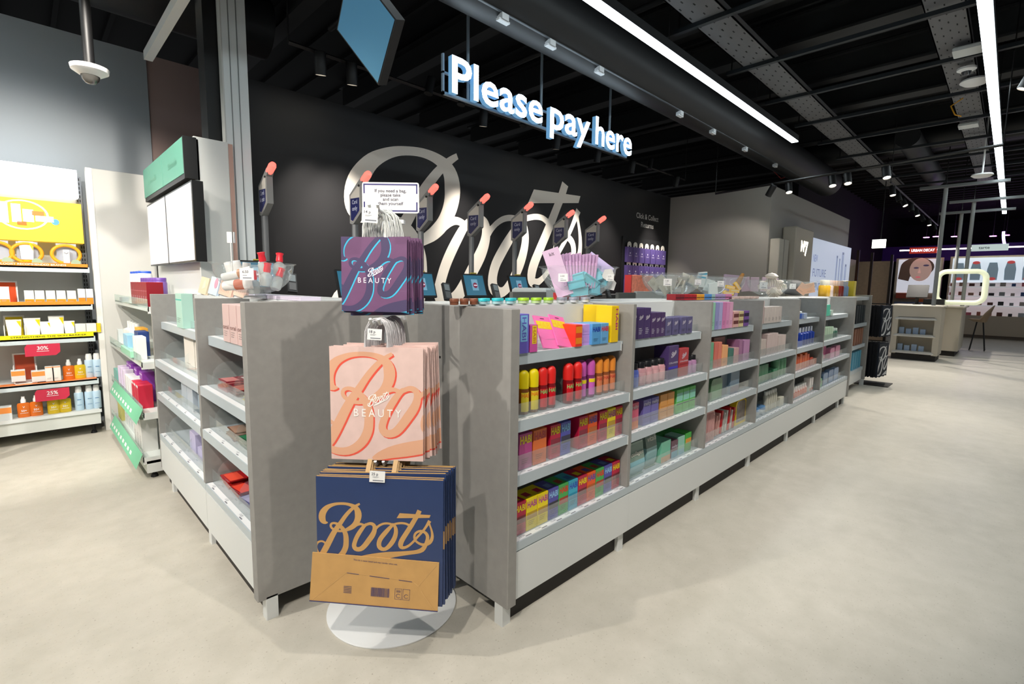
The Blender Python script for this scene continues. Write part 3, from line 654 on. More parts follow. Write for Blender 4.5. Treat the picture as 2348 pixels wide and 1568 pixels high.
def pouch(w, h, col, low, tc, txt):
    def f():
        mb = MB(); n = 8; fr_ = []; 
        for j in range(n+1):
            t_ = j/n; z = h*t_; b = .035*math.sin(min(1, t_*1.25)*PI*.8)*(1-t_)+.004; ww = w*(1-.06*math.sin(t_*PI))
            fr_.append((ww/2, b, z))
        m1, m2 = M(col, .35), M(low, .35)
        for j in range(n):
            (w0, b0, z0), (w1, b1, z1) = fr_[j], fr_[j+1]; m = m2 if z1 < h*.55 else m1
            mb.add([(-w0, .02-b0, z0), (w0, .02-b0, z0), (w1, .02-b1, z1), (-w1, .02-b1, z1), (-w0, .02+b0, z0), (w0, .02+b0, z0), (w1, .02+b1, z1), (-w1, .02+b1, z1)], [(0, 1, 2, 3), (5, 4, 7, 6), (1, 5, 6, 2), (4, 0, 3, 7)], m)
        mb.box(-w/2*.94, .016, h-.004, w/2*.94, .024, h+.012, m1); mb.box(-w/2*.9, .0, 0, w/2*.9, .04, .002, m1)
        mb.text(txt, (0, .001, h*.66), (1, 0, 0), (0, 0, 1), h*.2, M(tc, .4), .01, wid=w*.8); return mb.mesh('pouch', 30)
    return cached(('pouch', w, h, col, low, txt), f)
sm = jar_meshes('sm', (74, 90, 60), (226, 226, 220), .017, .085, .03, .8, (130, 150, 110))
row(fr, B2, ZS, 3, [jt('small green bottle, white cap', sm, .025, .05, 'small_bottle'), ('mint collagen pouch', pouch(.165, .185, (136, 160, 148), (146, 196, 206), (225, 225, 215), 'collagen'), .165, .07, 'stand_up_pouch', 'pouch'), ('tall grey green pouch', pouch(.13, .25, (120, 140, 132), (146, 188, 190), (200, 205, 195), 'vitals'), .35, .085, 'stand_up_pouch', 'pouch'),
    ('mint carton with orange corner', carton(.12, .1, .135, (120, 196, 166), bands=((.0, .28, (226, 180, 140)),)), .505, .07), ('brown carton with blue base', carton(.088, .1, .11, (108, 74, 88), bands=((.0, .38, (120, 180, 200)),), text=('melty', LGW, .6, .22)), .62, .07),
    ('pale mint and cream carton', carton(.088, .1, .12, (150, 206, 186), bands=((.0, .3, (150, 204, 220)),)), .715, .07), ('leaf green carton', carton(.085, .1, .125, (70, 176, 70), bands=((.45, .7, (230, 160, 60)),)), .812, .07)] +
    [('dark green carton behind the front row', carton(.088, .09, .118, (56, 150, 70)), u, .175) for u in (.62, .715, .812)])

B3 = 'third bay'; fr = FA[2]
c7 = [('green', (110, 186, 160)), ('green', (150, 206, 178)), ('lavender', (150, 150, 204)), ('lavender', (176, 174, 220)), ('pink', (216, 132, 184)), ('pink', (226, 152, 198)), ('pink', (232, 172, 204))]
row(fr, B3, ZS, 0, [('tall slim %s carton' % n_, carton(.055, .12, .19, c, lines=3), .05+i*.062, .06) for i, (n_, c) in enumerate(c7)] +
    [('pink two window carton', carton(.1, .09, .118, (226, 176, 170), bands=((.2, .42, (110, 50, 50)), (.62, .85, (110, 50, 50)))), .52, .06), ('cream two window carton', carton(.09, .09, .118, (220, 204, 150), bands=((.22, .4, (120, 90, 60)), (.64, .82, (120, 90, 60)))), .62, .06), ('purple two window carton', carton(.1, .09, .118, (122, 80, 160), bands=((.22, .42, (34, 16, 60)), (.64, .85, (34, 16, 60)))), .725, .06)])
row(fr, B3, ZS, 1, [('slim %s carton' % n_, carton(w, .1, h, c, lines=2), u, v) for n_, c, w, h, u, v in (('teal', (74, 150, 170), .045, .185, .03, .055), ('green', (112, 176, 140), .075, .186, .10, .055), ('coral', (214, 112, 98), .06, .182, .185, .055), ('coral', (220, 124, 104), .055, .18, .25, .055), ('peach', (240, 172, 116), .10, .15, .34, .055),
    ('deep teal', (58, 116, 104), .095, .118, .45, .055), ('dusty pink', (206, 160, 162), .09, .115, .555, .055), ('mauve', (170, 116, 156), .06, .17, .65, .06), ('lilac', (200, 146, 190), .12, .16, .77, .06), ('tall tan', (176, 140, 130), .2, .19, .50, .165))])
def rpack(w, h, col, fold=.03):
    return cached(('rp', w, h, col), lambda: MB().prism([(-w/2, 0), (w/2, 0), (w/2, h-fold), (w/2-fold*.35, h-fold*.3), (w/2-fold, h), (-w/2+fold, h), (-w/2+fold*.35, h-fold*.3), (-w/2, h-fold)], 0, .05, M(col, .35, noise=.12, nscale=30)).rect((0, -.0006, 0), (1, 0, 0), (0, 0, 1), -w*.42, h*.04, w*.42, h*.45, M(shade(col, 1.25), .35)).mesh('pack'))
row(fr, B3, ZS, 2, [('pale green sachet', rpack(.09, .13, (110, 160, 120)), .05, .06, 'sachet', 'packet'), ('rounded sage green pack', rpack(.19, .155, (98, 136, 104)), .23, .055, 'rounded_pack', 'packet'), ('dull blue grey carton', carton(.12, .1, .18, (96, 116, 132)), .415, .08), ('misty blue carton', carton(.17, .1, .18, (118, 142, 162), bands=((.0, .3, (110, 104, 128)),)), .575, .06)])
def ribbed(w, h, col):
    def f():
        mb = MB().prism([(-w/2, 0), (w/2, 0), (w/2, h-.05), (w/2-.012, h-.02), (w/2-.05, h), (-w/2+.05, h), (-w/2+.012, h-.02), (-w/2, h-.05)], 0, .06, M(col, .6))
        k = int(w/.016)
        for i in range(1, k): mb.box(-w/2+i*w/k-.004, -.004, .01, -w/2+i*w/k+.004, 0, h-.03 if .1 < i/k < .9 else h-.05, M(shade(col, .93), .6))
        return mb.mesh('ribbed_bag')
    return cached(('rib', w, h, col), f)
def framed(w, h, col, inn):
    r_ = .04; P = [(-w/2, 0), (w/2, 0), (w/2, h-r_), (w/2-.012, h-.012), (w/2-r_, h), (-w/2+r_, h), (-w/2+.012, h-.012), (-w/2, h-r_)]
    return cached(('fr', w, h, col), lambda: MB().prism(P, 0, .05, M(col, .4)).prism([(p*.82, .02+q*.86) for p, q in P], -.001, .0, M(inn, .3, noise=.4, nscale=25)).mesh('framed_bag'))
row(fr, B3, ZS, 3, [('pink ribbed vanity bag', ribbed(.23, .235, (222, 172, 168)), .125, .06, 'vanity_bag', 'bag'), ('yellow framed clear bag', framed(.22, .20, (240, 206, 20), (140, 128, 120)), .82, .09, 'clear_bag', 'bag')])
for i, (c, n_) in enumerate((((220, 160, 150), 'pink'), ((226, 170, 160), 'pink'), ((206, 30, 40), 'red'), ((210, 206, 200), 'white'), ((212, 210, 204), 'white'), ((206, 30, 36), 'red'), ((214, 208, 200), 'striped'), ((200, 40, 40), 'striped'))):
    same = [k for k in range(8) if ('pink', 'pink', 'red', 'white', 'white', 'red', 'striped', 'striped')[k] == n_]
    put('flat_pouch', cached(('fp', i), lambda: MB().box(-.012, 0, 0, .012, .13, .15+.012*(i % 3), M(c, .5)).rect((0, -.0006, 0), (1, 0, 0), (0, 0, 1), -.004, .01, .004, .14, M(shade(c, .8), .5)).mesh('flat_pouch')), fr, .31+i*.047, .062, ZS[3]+.004, '%s flat pouch in the upright row%s, bottom shelf third bay' % (n_, place(same.index(i), len(same))), 'packet', 'upright flat pouches', tilt=(0, .14, 0))

B4 = 'fourth bay'; fr = FA[3]; PP = (222, 200, 196)
row(fr, B4, ZS, 0, [('tall pale pink carton', carton(.13, .1, .19, (224, 196, 194), lines=2), .085, .06)] + [('low blush carton', carton(.085, .09, .138, (218, 206, 200), lines=4), .21+i*.088, .06) for i in range(5)])
row(fr, B4, ZS, 1, [('short blush carton', carton(.075, .09, .14, (216, 200, 192), lines=5), .05+i*.078, .055) for i in range(3)] + [('tall blush carton', carton(.065, .09, .178, PP, lines=3), .30+i*.068, .055) for i in range(4)] + [('wide blush carton', carton(.1, .09, .15, (220, 202, 196), lines=5), .605+i*.104, .055) for i in range(2)])
row(fr, B4, ZS, 2, [('forest green carton', carton(.08, .1, .155, (64, 132, 96), lines=3), .05+i*.084, .055) for i in range(4)] + [jt('round dark green jar', jar_meshes('g', (44, 116, 78), (36, 96, 66), .045, .07, .02, .95), .43, .06, 'jar', 'jar'), ('squat green carton', carton(.1, .1, .09, (60, 140, 100)), .53, .055)] +
    [jt('green cylinder tub', jar_meshes('gt', (104, 160, 122), (120, 176, 140), .038, .14, .02, .98), u, .06, 'tub', 'jar') for u in (.65, .75, .84)])
wb = jar_meshes('w', (226, 230, 228), (90, 140, 190), .026, .10, .04, .5); wj = jar_meshes('wj', (206, 218, 226), (96, 146, 196), .045, .045, .03, 1.0); cb = jar_meshes('cb', (206, 204, 190), (226, 226, 220), .022, .15, .03, .7)
row(fr, B4, ZS, 3, [jt('white bottle with blue cap', wb, .05, .06), jt('white bottle with blue cap', wb, .115, .06), jt('squat blue lidded jar', wj, .20, .06, 'jar', 'jar'), jt('squat blue lidded jar', wj, .33, .055, 'jar', 'jar')] +
    [jt('tall cream bottle', cb, .44+i*.06, .07) for i in range(5)] + [('short cream carton', carton(.1, .08, .085, (214, 212, 196)), .80, .06)])
B5 = 'fifth bay'; fr = FA[4]; BL = (34, 88, 190)
bj = jar_meshes('bj', (70, 110, 200), (224, 232, 240), .055, .055, .02, .95); bp = jar_meshes('bp', (30, 70, 180), (226, 230, 238), .036, .13, .05, .35)
row(fr, B5, ZS, 0, [('bright blue pack', carton(.15, .06, .185, BL), .29, .12), jt('blue jar with white lid', bj, .11, .06, 'jar', 'jar'), jt('blue jar with white lid', bj, .235, .06, 'jar', 'jar'), ('small grey blue carton', carton(.10, .06, .055, (180, 196, 220)), .36, .06)])
row(fr, B5, ZS, 1, [('leaning white and blue tube box', carton(.05, .05, .14, (60, 110, 210)), .05, .06), ('wide blue box', carton(.2, .1, .115, (28, 64, 170)), .38, .12), ('low blue tray box', carton(.24, .07, .05, (40, 90, 200)), .20, .06)] + [jt('blue bottle with white pump', bp, .33+i*.1, .06, 'pump_bottle') for i in range(5)])
row(fr, B5, ZS, 2, [('orange carton', carton(.075, .1, .135+.02*(i % 2), (226, 104, 46) if i % 2 else (214, 84, 30), lines=2), .05+i*.085, .055) for i in range(7)] + [('short red orange carton', carton(.1, .1, .085, (206, 70, 40)), .68, .055), ('short pale orange carton', carton(.12, .1, .06, (236, 150, 120)), .82, .055)])
wr = jar_meshes('wr', (226, 206, 200), (232, 232, 230), .03, .09, .03, .7, (220, 90, 60))
row(fr, B5, ZS, 3, [jt('white bottle with red label', wr, .05+i*.08, .06) for i in range(8)] + [('slim white and red carton', carton(.05, .06, .15, (232, 226, 222), bands=((.1, .3, (220, 80, 50)),)), u, .06) for u in (.74, .82)])
B6 = 'farthest bay'; fr = FA[5]
row(fr, B6, ZS, 0, [('turquoise carton', carton(.15, .1, .15, (70, 196, 166)), .10, .06), ('turquoise carton', carton(.15, .1, .125, (90, 206, 176)), .27, .06), ('clear lidded tub', carton(.1, .06, .06, (206, 222, 214)), .42, .055)])
row(fr, B6, ZS, 1, [('pale mint carton', carton(.08, .08, .14, (186, 214, 186), lines=3), .06+i*.09, .055) for i in range(6)] + [jt('dark green jar', jar_meshes('dg', (76, 124, 104), (190, 206, 196), .05, .08, .03, .9), u, .06, 'jar', 'jar') for u in (.65, .78)])
row(fr, B6, ZS, 2, [('white soft packet', rpack(.16, .09, (206, 220, 206)), .12, .055, 'soft_packet', 'packet'), ('rose pink packet', rpack(.26, .165, (206, 120, 156)), .36, .10, 'soft_packet', 'packet'), ('shiny pink packet', rpack(.2, .12, (220, 140, 176)), .60, .055, 'soft_packet', 'packet'), ('shiny pink packet', rpack(.22, .13, (214, 130, 168)), .85, .055, 'soft_packet', 'packet')])
row(fr, B6, ZS, 3, [('green crinkled packet', rpack(.2, .10, (90, 156, 110)), .14, .055, 'soft_packet', 'packet'), ('blue crinkled packet', rpack(.2, .14, (112, 140, 176)), .38, .055, 'soft_packet', 'packet'), ('blue crinkled packet', rpack(.22, .15, (96, 126, 166)), .62, .055, 'soft_packet', 'packet'), ('blue crinkled packet', rpack(.22, .15, (120, 146, 180)), .87, .055, 'soft_packet', 'packet')])

# left run
L1 = 'front bay, left run'; fr = FB[0]
rr_ = carton(.10, .08, .18, (226, 196, 192), lines=3, text=('oral', (150, 110, 106), .35, .16))
row(fr, L1, ZB, 0, [('tall pale pink carton', rr_, .36+i*.112, .06) for i in range(4)])
row(fr, L1, ZB, 1, [('flat pack stack of rose sheet masks', carton(.16, .12, .018, (150, 60, 72), patch=(206, 140, 136)), .20, .07)])
def flat_stack(fr, bn, z, u, v, n, w, d, col, top, desc, rnd=.02):
    me = cached(('fs', w, d, col, top), lambda: MB().box(-w/2, 0, 0, w/2, d, .005, M(col, .25)).rect((0, 0, .0055), (1, 0, 0), (0, 1, 0), -w*.46, d*.04, w*.46, d*.45, M(top, .25)).rect((0, 0, .0058), (1, 0, 0), (0, 1, 0), -w*.2, d*.62, w*.2, d*.72, M((235, 225, 225), .3)).mesh('mask_sachet'))
    for i in range(n):
        put('mask_sachet', me, fr, u+random.uniform(-rnd, rnd), v, z+.002+i*.0075, '%s%s, %s' % (desc, place(i, n, 'bottom', 'top').replace('bottommost', 'lowest').replace('topmost', 'uppermost'), bn), 'packet', desc+' pile, '+bn, rot=random.uniform(-.12, .12))
flat_stack(fr, '2nd shelf', ZB[1]+.02, .20, .06, 4, .13, .15, (148, 46, 60), (222, 140, 138), 'flat rose mask sachet')
flat_stack(fr, '2nd shelf', ZB[1], .38, .06, 5, .13, .15, (120, 40, 44), (200, 110, 96), 'flat dark red mask sachet')
flat_stack(fr, '2nd shelf', ZB[1], .56, .06, 3, .14, .15, (214, 206, 140), (230, 224, 190), 'flat pale yellow mask sachet')
flat_stack(fr, '3rd shelf', ZB[2], .30, .06, 6, .15, .16, (120, 84, 66), (176, 140, 120), 'flat brown mask sachet')
flat_stack(fr, '3rd shelf', ZB[2], .48, .06, 6, .13, .15, (30, 84, 56), (44, 120, 80), 'flat green mask sachet')
flat_stack(fr, 'bottom shelf', ZB[3], .10, .07, 6, .13, .16, (176, 30, 34), (240, 84, 60), 'flat red mask sachet')
flat_stack(fr, 'bottom shelf', ZB[3], .26, .07, 4, .13, .16, (150, 24, 36), (240, 78, 58), 'bright orange red mask sachet')
flat_stack(fr, 'bottom shelf', ZB[3], .43, .07, 3, .15, .16, (92, 92, 140), (176, 174, 206), 'flat blue grey mask sachet')
flat_stack(fr, 'bottom shelf', ZB[3], .60, .07, 3, .15, .16, (80, 80, 124), (150, 150, 190), 'flat slate mask sachet')
L2 = 'rear bay, left run'; fr = FB[1]
row(fr, L2, ZB, 0, [('mint facial tool carton', carton(.16, .06, .21, (176, 216, 202), lines=3, bands=((.8, .84, (70, 190, 176)),)), .62, .06)])
row(fr, L2, ZB, 1, [('wide ivory carton', carton(.25, .06, .20, (232, 226, 216), lines=1), .62, .10), ('wide ivory carton', carton(.25, .06, .19, (228, 222, 212), lines=1), .90, .10)])
row(fr, L2, ZB, 2, [('pale blue grey carton', carton(.14, .08, .17, (176, 188, 198)), .62, .06), ('pale blue grey carton', carton(.14, .08, .17, (184, 194, 204)), .77, .06), ('pale blue grey carton', carton(.12, .08, .16, (150, 168, 182)), .93, .08)])
row(fr, L2, ZB, 3, [('lavender hinged box', carton(.14, .14, .13, (196, 190, 222)), .62, .09), ('open lavender box', carton(.12, .1, .07, (186, 180, 214)), .80, .09), ('cream leaning board', carton(.20, .02, .19, (226, 222, 196)), 1.0, .12)])

# ================================================================ BAG STAND
SX, SY = 1.11, 1.865
st = thing('bag_stand', 'white bag display stand with round base and hanging arms', 'stand', (SX, SY, 0), -PI/4)
MB().lathe([(.001, 0), (.283, 0), (.285, .003), (.285, .007), (.282, .009), (.001, .009)], M((232, 234, 234), .3), n=72).build('base_plate', st, 40)
MB().box(-.018, -.018, .009, .018, .018, 1.76, M((200, 208, 212), .4)).build('pole', st)
for z, l in ((1.712, .32), (1.31, .33), (.772, .30)):
    mb = MB().tube([(.02, 0, z), (.02, -l, z), (.02, -l-.012, z+.018)], .006, WHITE, 8).tube([(.05, 0, z), (.05, -l, z), (.05, -l-.012, z+.018)], .006, WHITE, 8).box(.0, -.01, z-.008, .07, .02, z+.008, WHITE)
    mb.build('hanging_arm', st, 50)
# sign board on the pole
sg = thing('bag_notice_sign', 'white notice on the bag stand about taking and scanning a bag', 'sign', (SX+.03, SY+.02, 1.815), -PI/4)
NAVY = M((58, 54, 116), .5)
mb = MB(); w, h, r_ = .12, .063, .008
mb.prism([(-w+r_, -h), (w-r_, -h), (w-r_*.3, -h+r_*.3), (w, -h+r_), (w, h-r_), (w-r_*.3, h-r_*.3), (w-r_, h), (-w+r_, h), (-w+r_*.3, h-r_*.3), (-w, h-r_), (-w, -h+r_), (-w+r_*.3, -h+r_*.3)], -.006, 0, M((236, 234, 232), .4)); mb.build('board', sg)
mb = MB(); O, X, Z = (0, -.0065, 0), (1, 0, 0), (0, 0, 1); a, b_, t_ = .114, .057, .006
for x0, y0, x1, y1 in ((-a, b_-t_, a, b_), (-a, -b_, a, -b_+t_), (-a, b_-.04, -a+t_, b_), (a-t_, b_-.04, a, b_), (-a, -b_, -a+t_, -b_+.04), (a-t_, -b_, a, -b_+.04)): mb.rect(O, X, Z, x0, y0, x1, y1, NAVY)
for i, s in enumerate(('If you need a bag,', 'please take', 'and scan', 'them yourself')): mb.text(s, (0, -.0072, .0225-i*.0175), X, Z, .019, M((52, 50, 80), .5), .006)
mb.build('lettering', sg)

def script_print(mb, rect, fn, m_main, m_sh, off, y0, fat=0, sub=2):
    for pl, dz in draw_logo(mb, lambda x, y: (fn(x, y)[0]+off[0], fn(x, y)[1]+off[1]), rect, None, sub, fat, 5e-7): mb.add([(p, y0-dz, q) for p, q in pl], [tuple(range(len(pl)))], m_sh)
    for pl, dz in draw_logo(mb, fn, rect, None, sub, fat, 5e-7): mb.add([(p, y0-.0003-dz, q) for p, q in pl], [tuple(range(len(pl)))], m_main)
def beauty_bag(w, h, col, main, sh, txt, scale, ox, oy):
    mb = MB(); pm = M(col, .38, noise=.05, nscale=18)
    mb.box(-w/2, 0, -h, w/2, .0035, 0, pm); mb.box(-w/2+.001, .0035, -h+.004, w/2-.001, .0065, -.002, M(shade(col, .93), .4))
    R_ = (-w/2+.0005, -h+.0005, w/2-.0005, -.0005)
    script_print(mb, R_, lambda x, y: (-w/2+(x-ox)*scale, -(y-oy)*scale), M(main, .4), M(sh, .35), (scale*16, -scale*14), -.0003)
    mb.quad((-w/2, -.0001, -h*.70), (w/2, -.0001, -h*.715), (w/2, .0008, -h*.70), (-w/2, .0008, -h*.685), pm)
    tm = M(txt, .4); sc = w*.235/2100
    for pl, dz in draw_logo(mb, lambda x, y: (.02*w+(x-1050)*sc, -h*.445+(650-y)*sc+(x-1050)*sc*.30), None, None, 2, 14, 5e-7): mb.add([(p, -.0010-dz, q) for p, q in pl], [tuple(range(len(pl)))], tm)
    mb.text('B E A U T Y', (.01*w, -.0012, -h*.61), (1, 0, 0), (0, 0, 1), h*.10, tm, .006, wid=w*.51)
    return mb.mesh('paper_bag')
def cord(wd, ht, drop, r, col, y, seed):
    rnd = random.Random(seed); P = []
    for k in range(17):
        t = k/16; a = PI*t
        x = -math.cos(a)*wd/2; z = math.sin(a)**.62*ht
        P.append((x+rnd.uniform(-.0015, .0015), y+rnd.uniform(-.002, .002), z+rnd.uniform(-.002, .002)))
    P = [(P[0][0], y, -drop)]+P+[(P[-1][0], y, -drop)]
    return MB().tube(P, r, M(col, .6), 6).mesh('handle', 60)
PUR = beauty_bag(.246, .272, (118, 82, 118), (80, 70, 104), (72, 190, 226), (240, 232, 246), .246/907, 167, 226)
PNK = beauty_bag(.348, .428, (226, 196, 188), (226, 172, 140), (236, 92, 74), (248, 242, 236), .348/975, 157, 82)
FW, RW = Vector((1, 1, 0)).normalized(), Vector((1, -1, 0)).normalized()
def hang(me, n, s, depth, ztop, step, label, cat_desc, group, handles, rz, shift=.3, jit=.006):
    for i in range(n):
        p = RW*(s+shift*i*step)+FW*(depth+i*step); rnd = random.Random(i*13+int(ztop*100))
        p.z = ztop+(rnd.uniform(-jit*2, jit) if i else 0)
        o = link('paper_bag', me, None, p, rot=(rnd.uniform(-.01, .02), rnd.uniform(-.03, .03) if i else .008, rz+(rnd.uniform(-.04, .03) if i else 0)))
        tag(o, '%s%s' % (label, place(i, n, 'front', 'rear')), 'paper bag', group)
        for hm in handles: link('handle', hm, o)
h1 = [cord(.052, .085, .03, .0023, (232, 234, 230), .002, k) for k in range(3)]
hang(PUR, 12, -.514, 1.825, 1.622, .0115, 'purple Boots Beauty paper bag with cord handles', '', 'purple paper bags on the top arm', (cord(.084, .106, .02, .0024, (236, 238, 234), .0045, 1), cord(.078, .10, .02, .0024, (224, 226, 222), .006, 2)), -PI/4-.07, .28, .008)
hang(PNK, 13, -.503, 1.79, 1.222, .0105, 'pink Boots Beauty paper bag with cord handles', '', 'pink paper bags on the middle arm', (cord(.086, .104, .02, .0023, (206, 204, 206), .0045, 3), cord(.08, .098, .02, .0023, (190, 188, 190), .006, 4)), -PI/4-.03, .28, .004)
def blue_bag(front):
    w, h = .47, .49; mb = MB(); bm = M((44, 62, 104), .36, noise=.04, nscale=12); km = M((196, 152, 92), .62, noise=.05, nscale=20); ed = M((196, 156, 96), .6)
    mb.box(-w/2, 0, -h, w/2, .003, 0, bm); mb.box(-w/2+.002, .003, -h+.01, w/2-.002, .006, .0025, ed); mb.box(-w/2, .006, -h, w/2, .0085, .001, bm)
    sc = w*1.0/2240
    R_ = (-w/2+.0005, -h+.0005, w/2-.0005, -.001)
    if front:
        for pl, dz in draw_logo(mb, lambda x, y: (-w/2+(x-40)*sc, -.095-(y-130)*sc), R_, None, 2, 0, 5e-7): mb.add([(p, -.0004-dz, q) for p, q in pl], [tuple(range(len(pl)))], km)
        # folded-up base flap hanging proud of the lower front
        z0, z1 = -h-.004, -.303; T = Matrix.Translation((0, -.010, 0)) @ Matrix.Rotation(.045, 4, 'Y')
        W2 = w/2+.007; P = [(-W2, 0, z0), (W2, 0, z0), (W2-.006, .006, z1), (-W2+.004, .006, z1)]
        mb.add([T @ Vector(p) for p in P]+[T @ Vector((p[0], p[1]+.003, p[2])) for p in P], [(0, 1, 2, 3), (7, 6, 5, 4), (0, 4, 5, 1), (2, 6, 7, 3), (1, 5, 6, 2), (0, 3, 7, 4)], km)
        nv = M((58, 56, 104), .6); cr = M((214, 174, 116), .6); e = -.0012
        def R2(x0, a0, x1, a1, m): mb.add([T @ Vector((x, e+(.006*(a-z0)/(z1-z0)), a)) for x, a in ((x0, a0), (x1, a0), (x1, a1), (x0, a1))], [(0, 1, 2, 3)], m)
        def L2(xa, za, xb, zb, wd, m):
            d = Vector((xb-xa, 0, zb-za)).normalized(); n_ = Vector((-d.z, 0, d.x))*wd/2
            mb.add([T @ (Vector((x, e+(.006*(a-z0)/(z1-z0)), a))+s_) for x, a, s_ in ((xa, za, -n_), (xb, zb, -n_), (xb, zb, n_), (xa, za, n_))], [(0, 1, 2, 3)], m)
        R2(-W2, z0, W2, z0+.004, nv); zb = z1-.008
        for a, b2 in ((-.105, -.06), (-.02, .055), (.09, .14)): L2(a, z1-.068-(a+.1)*.06, b2, z1-.068-(b2+.1)*.06, .0022, nv)
        for seg in ((-W2+.01, z0+.006, -.11, z1-.068), (W2-.012, z1-.006, .165, z1-.095), (-.11, z1-.066, .14, z1-.078), (.14, z1-.078, .165, z1-.098), (.175, z1-.115, W2-.015, z0+.006)): L2(*seg, .0013, cr)
        x = .0
        rb = random.Random(3); x = -.012
        while x < .055: wd = rb.choice((.0008, .0014, .0022)); R2(x, z0+.04, x+wd, z0+.075, nv); x += wd+rb.choice((.0009, .0015))
        for k in range(5): R2(-.115, z0+.045+k*.006, -.085, z0+.047+k*.006, nv)
        for xa in (.078, .108):
            for q in ((xa, z0+.036, xa+.026, z0+.037), (xa, z0+.077, xa+.026, z0+.078), (xa, z0+.036, xa+.001, z0+.078), (xa+.025, z0+.036, xa+.026, z0+.078)): R2(*q, nv)
        for xa in (.091, .121):
            for k in range(11):
                a0, a1 = math.radians(30+k*27), math.radians(57+k*27); L2(xa+math.cos(a0)*.0075, z0+.05+math.sin(a0)*.0075, xa+math.cos(a1)*.0075, z0+.05+math.sin(a1)*.0075, .0016, nv)
        for k in range(3): R2(.083, z0+.064+k*.003, .099, z0+.0652+k*.003, nv)
        q = T @ Vector((0.0, -.0012+.0054, z1-.02)); mb.text('This ink is water based and may transfer when wet.', q, T.to_3x3() @ Vector((1, 0, -.03)), T.to_3x3() @ Vector((0, .02, 1)), .0085, nv, .004, wid=.165)
    else:
        mb.rect((0, -.0004, 0), (1, 0, 0), (0, 0, 1), .12, -.27, w/2-.001, -.20, km)
        mb.rect((0, .0089, 0), (1, 0, 0), (0, 0, 1), w/2-.03, -.28, w/2-.001, -.20, km)
    return mb.mesh('paper_bag')
def strap():
    mb = MB(); m = M((186, 152, 104), .6)
    for x in (-.062, .036): mb.add([(x, .004, -.02), (x+.017, .004, -.02), (x+.017, .075, .066), (x, .075, .066), (x, .007, -.02), (x+.017, .007, -.02), (x+.017, .078, .066), (x, .078, .066)], [(0, 1, 2, 3), (7, 6, 5, 4), (0, 4, 5, 1), (2, 6, 7, 3), (1, 5, 6, 2), (0, 3, 7, 4)], m)
    return mb.add([(-.062, .075, .066), (.053, .075, .066), (.053, .079, .070), (-.062, .079, .070), (-.062, .09, .066), (.053, .09, .066)], [(0, 1, 2, 3), (3, 2, 5, 4)], m).mesh('handle')
BF, BR, STR = blue_bag(True), blue_bag(False), strap()
for i in range(11):
    p = RW*(-.482+i*.0032)+FW*(1.73+i*.0105); rnd = random.Random(i+50); p.z = .747+(rnd.uniform(-.002, .010)+i*.001 if i else 0)
    o = link('paper_bag', BR if i else BF, None, p, rot=(.012*i/11, rnd.uniform(-.012, .012) if i else .012, -PI/4-.025+(rnd.uniform(-.03, .012) if i else 0)))
    tag(o, 'large navy Boots paper bag with brown handles%s' % place(i, 11, 'front', 'rear'), 'paper bag', 'navy paper bags on the lowest arm'); link('handle', STR, o)
for (z, d, s, wd, ht, tx, lab) in ((1.693, 1.775, -.512, .056, .052, '14 p', 'small white price card reading 14 above purple bags'), (1.272, 1.765, -.500, .052, .040, '18 p', 'small white price card reading 18 above pink bags'), (.757, 1.724, -.488, .056, .042, '25 p', 'small white price card reading 25 above navy bags')):
    p = RW*s+FW*d; mb = MB().box(-wd/2, -.001, -ht/2, wd/2, 0, ht/2, PAPERW)
    mb.text(tx, (-wd*.16, -.0015, ht*.12), (1, 0, 0), (0, 0, 1), .014, M((60, 62, 80), .5), .004); mb.rect((0, -.0015, 0), (1, 0, 0), (0, 0, 1), -wd*.3, -.001, wd*.12, .0, INK); mb.rect((0, -.0015, 0), (1, 0, 0), (0, 0, 1), -wd*.3, -.004, wd*.02, -.0032, INK)
    mb.rect((0, -.0015, 0), (1, 0, 0), (0, 0, 1), -wd*.28, -ht*.38, wd*.42, -ht*.3, INK)
    o = mb.build('price_card', None, None, (p.x, p.y, z)); o.rotation_euler = (0, .06, -PI/4+.03); tag(o, lab, 'price card')

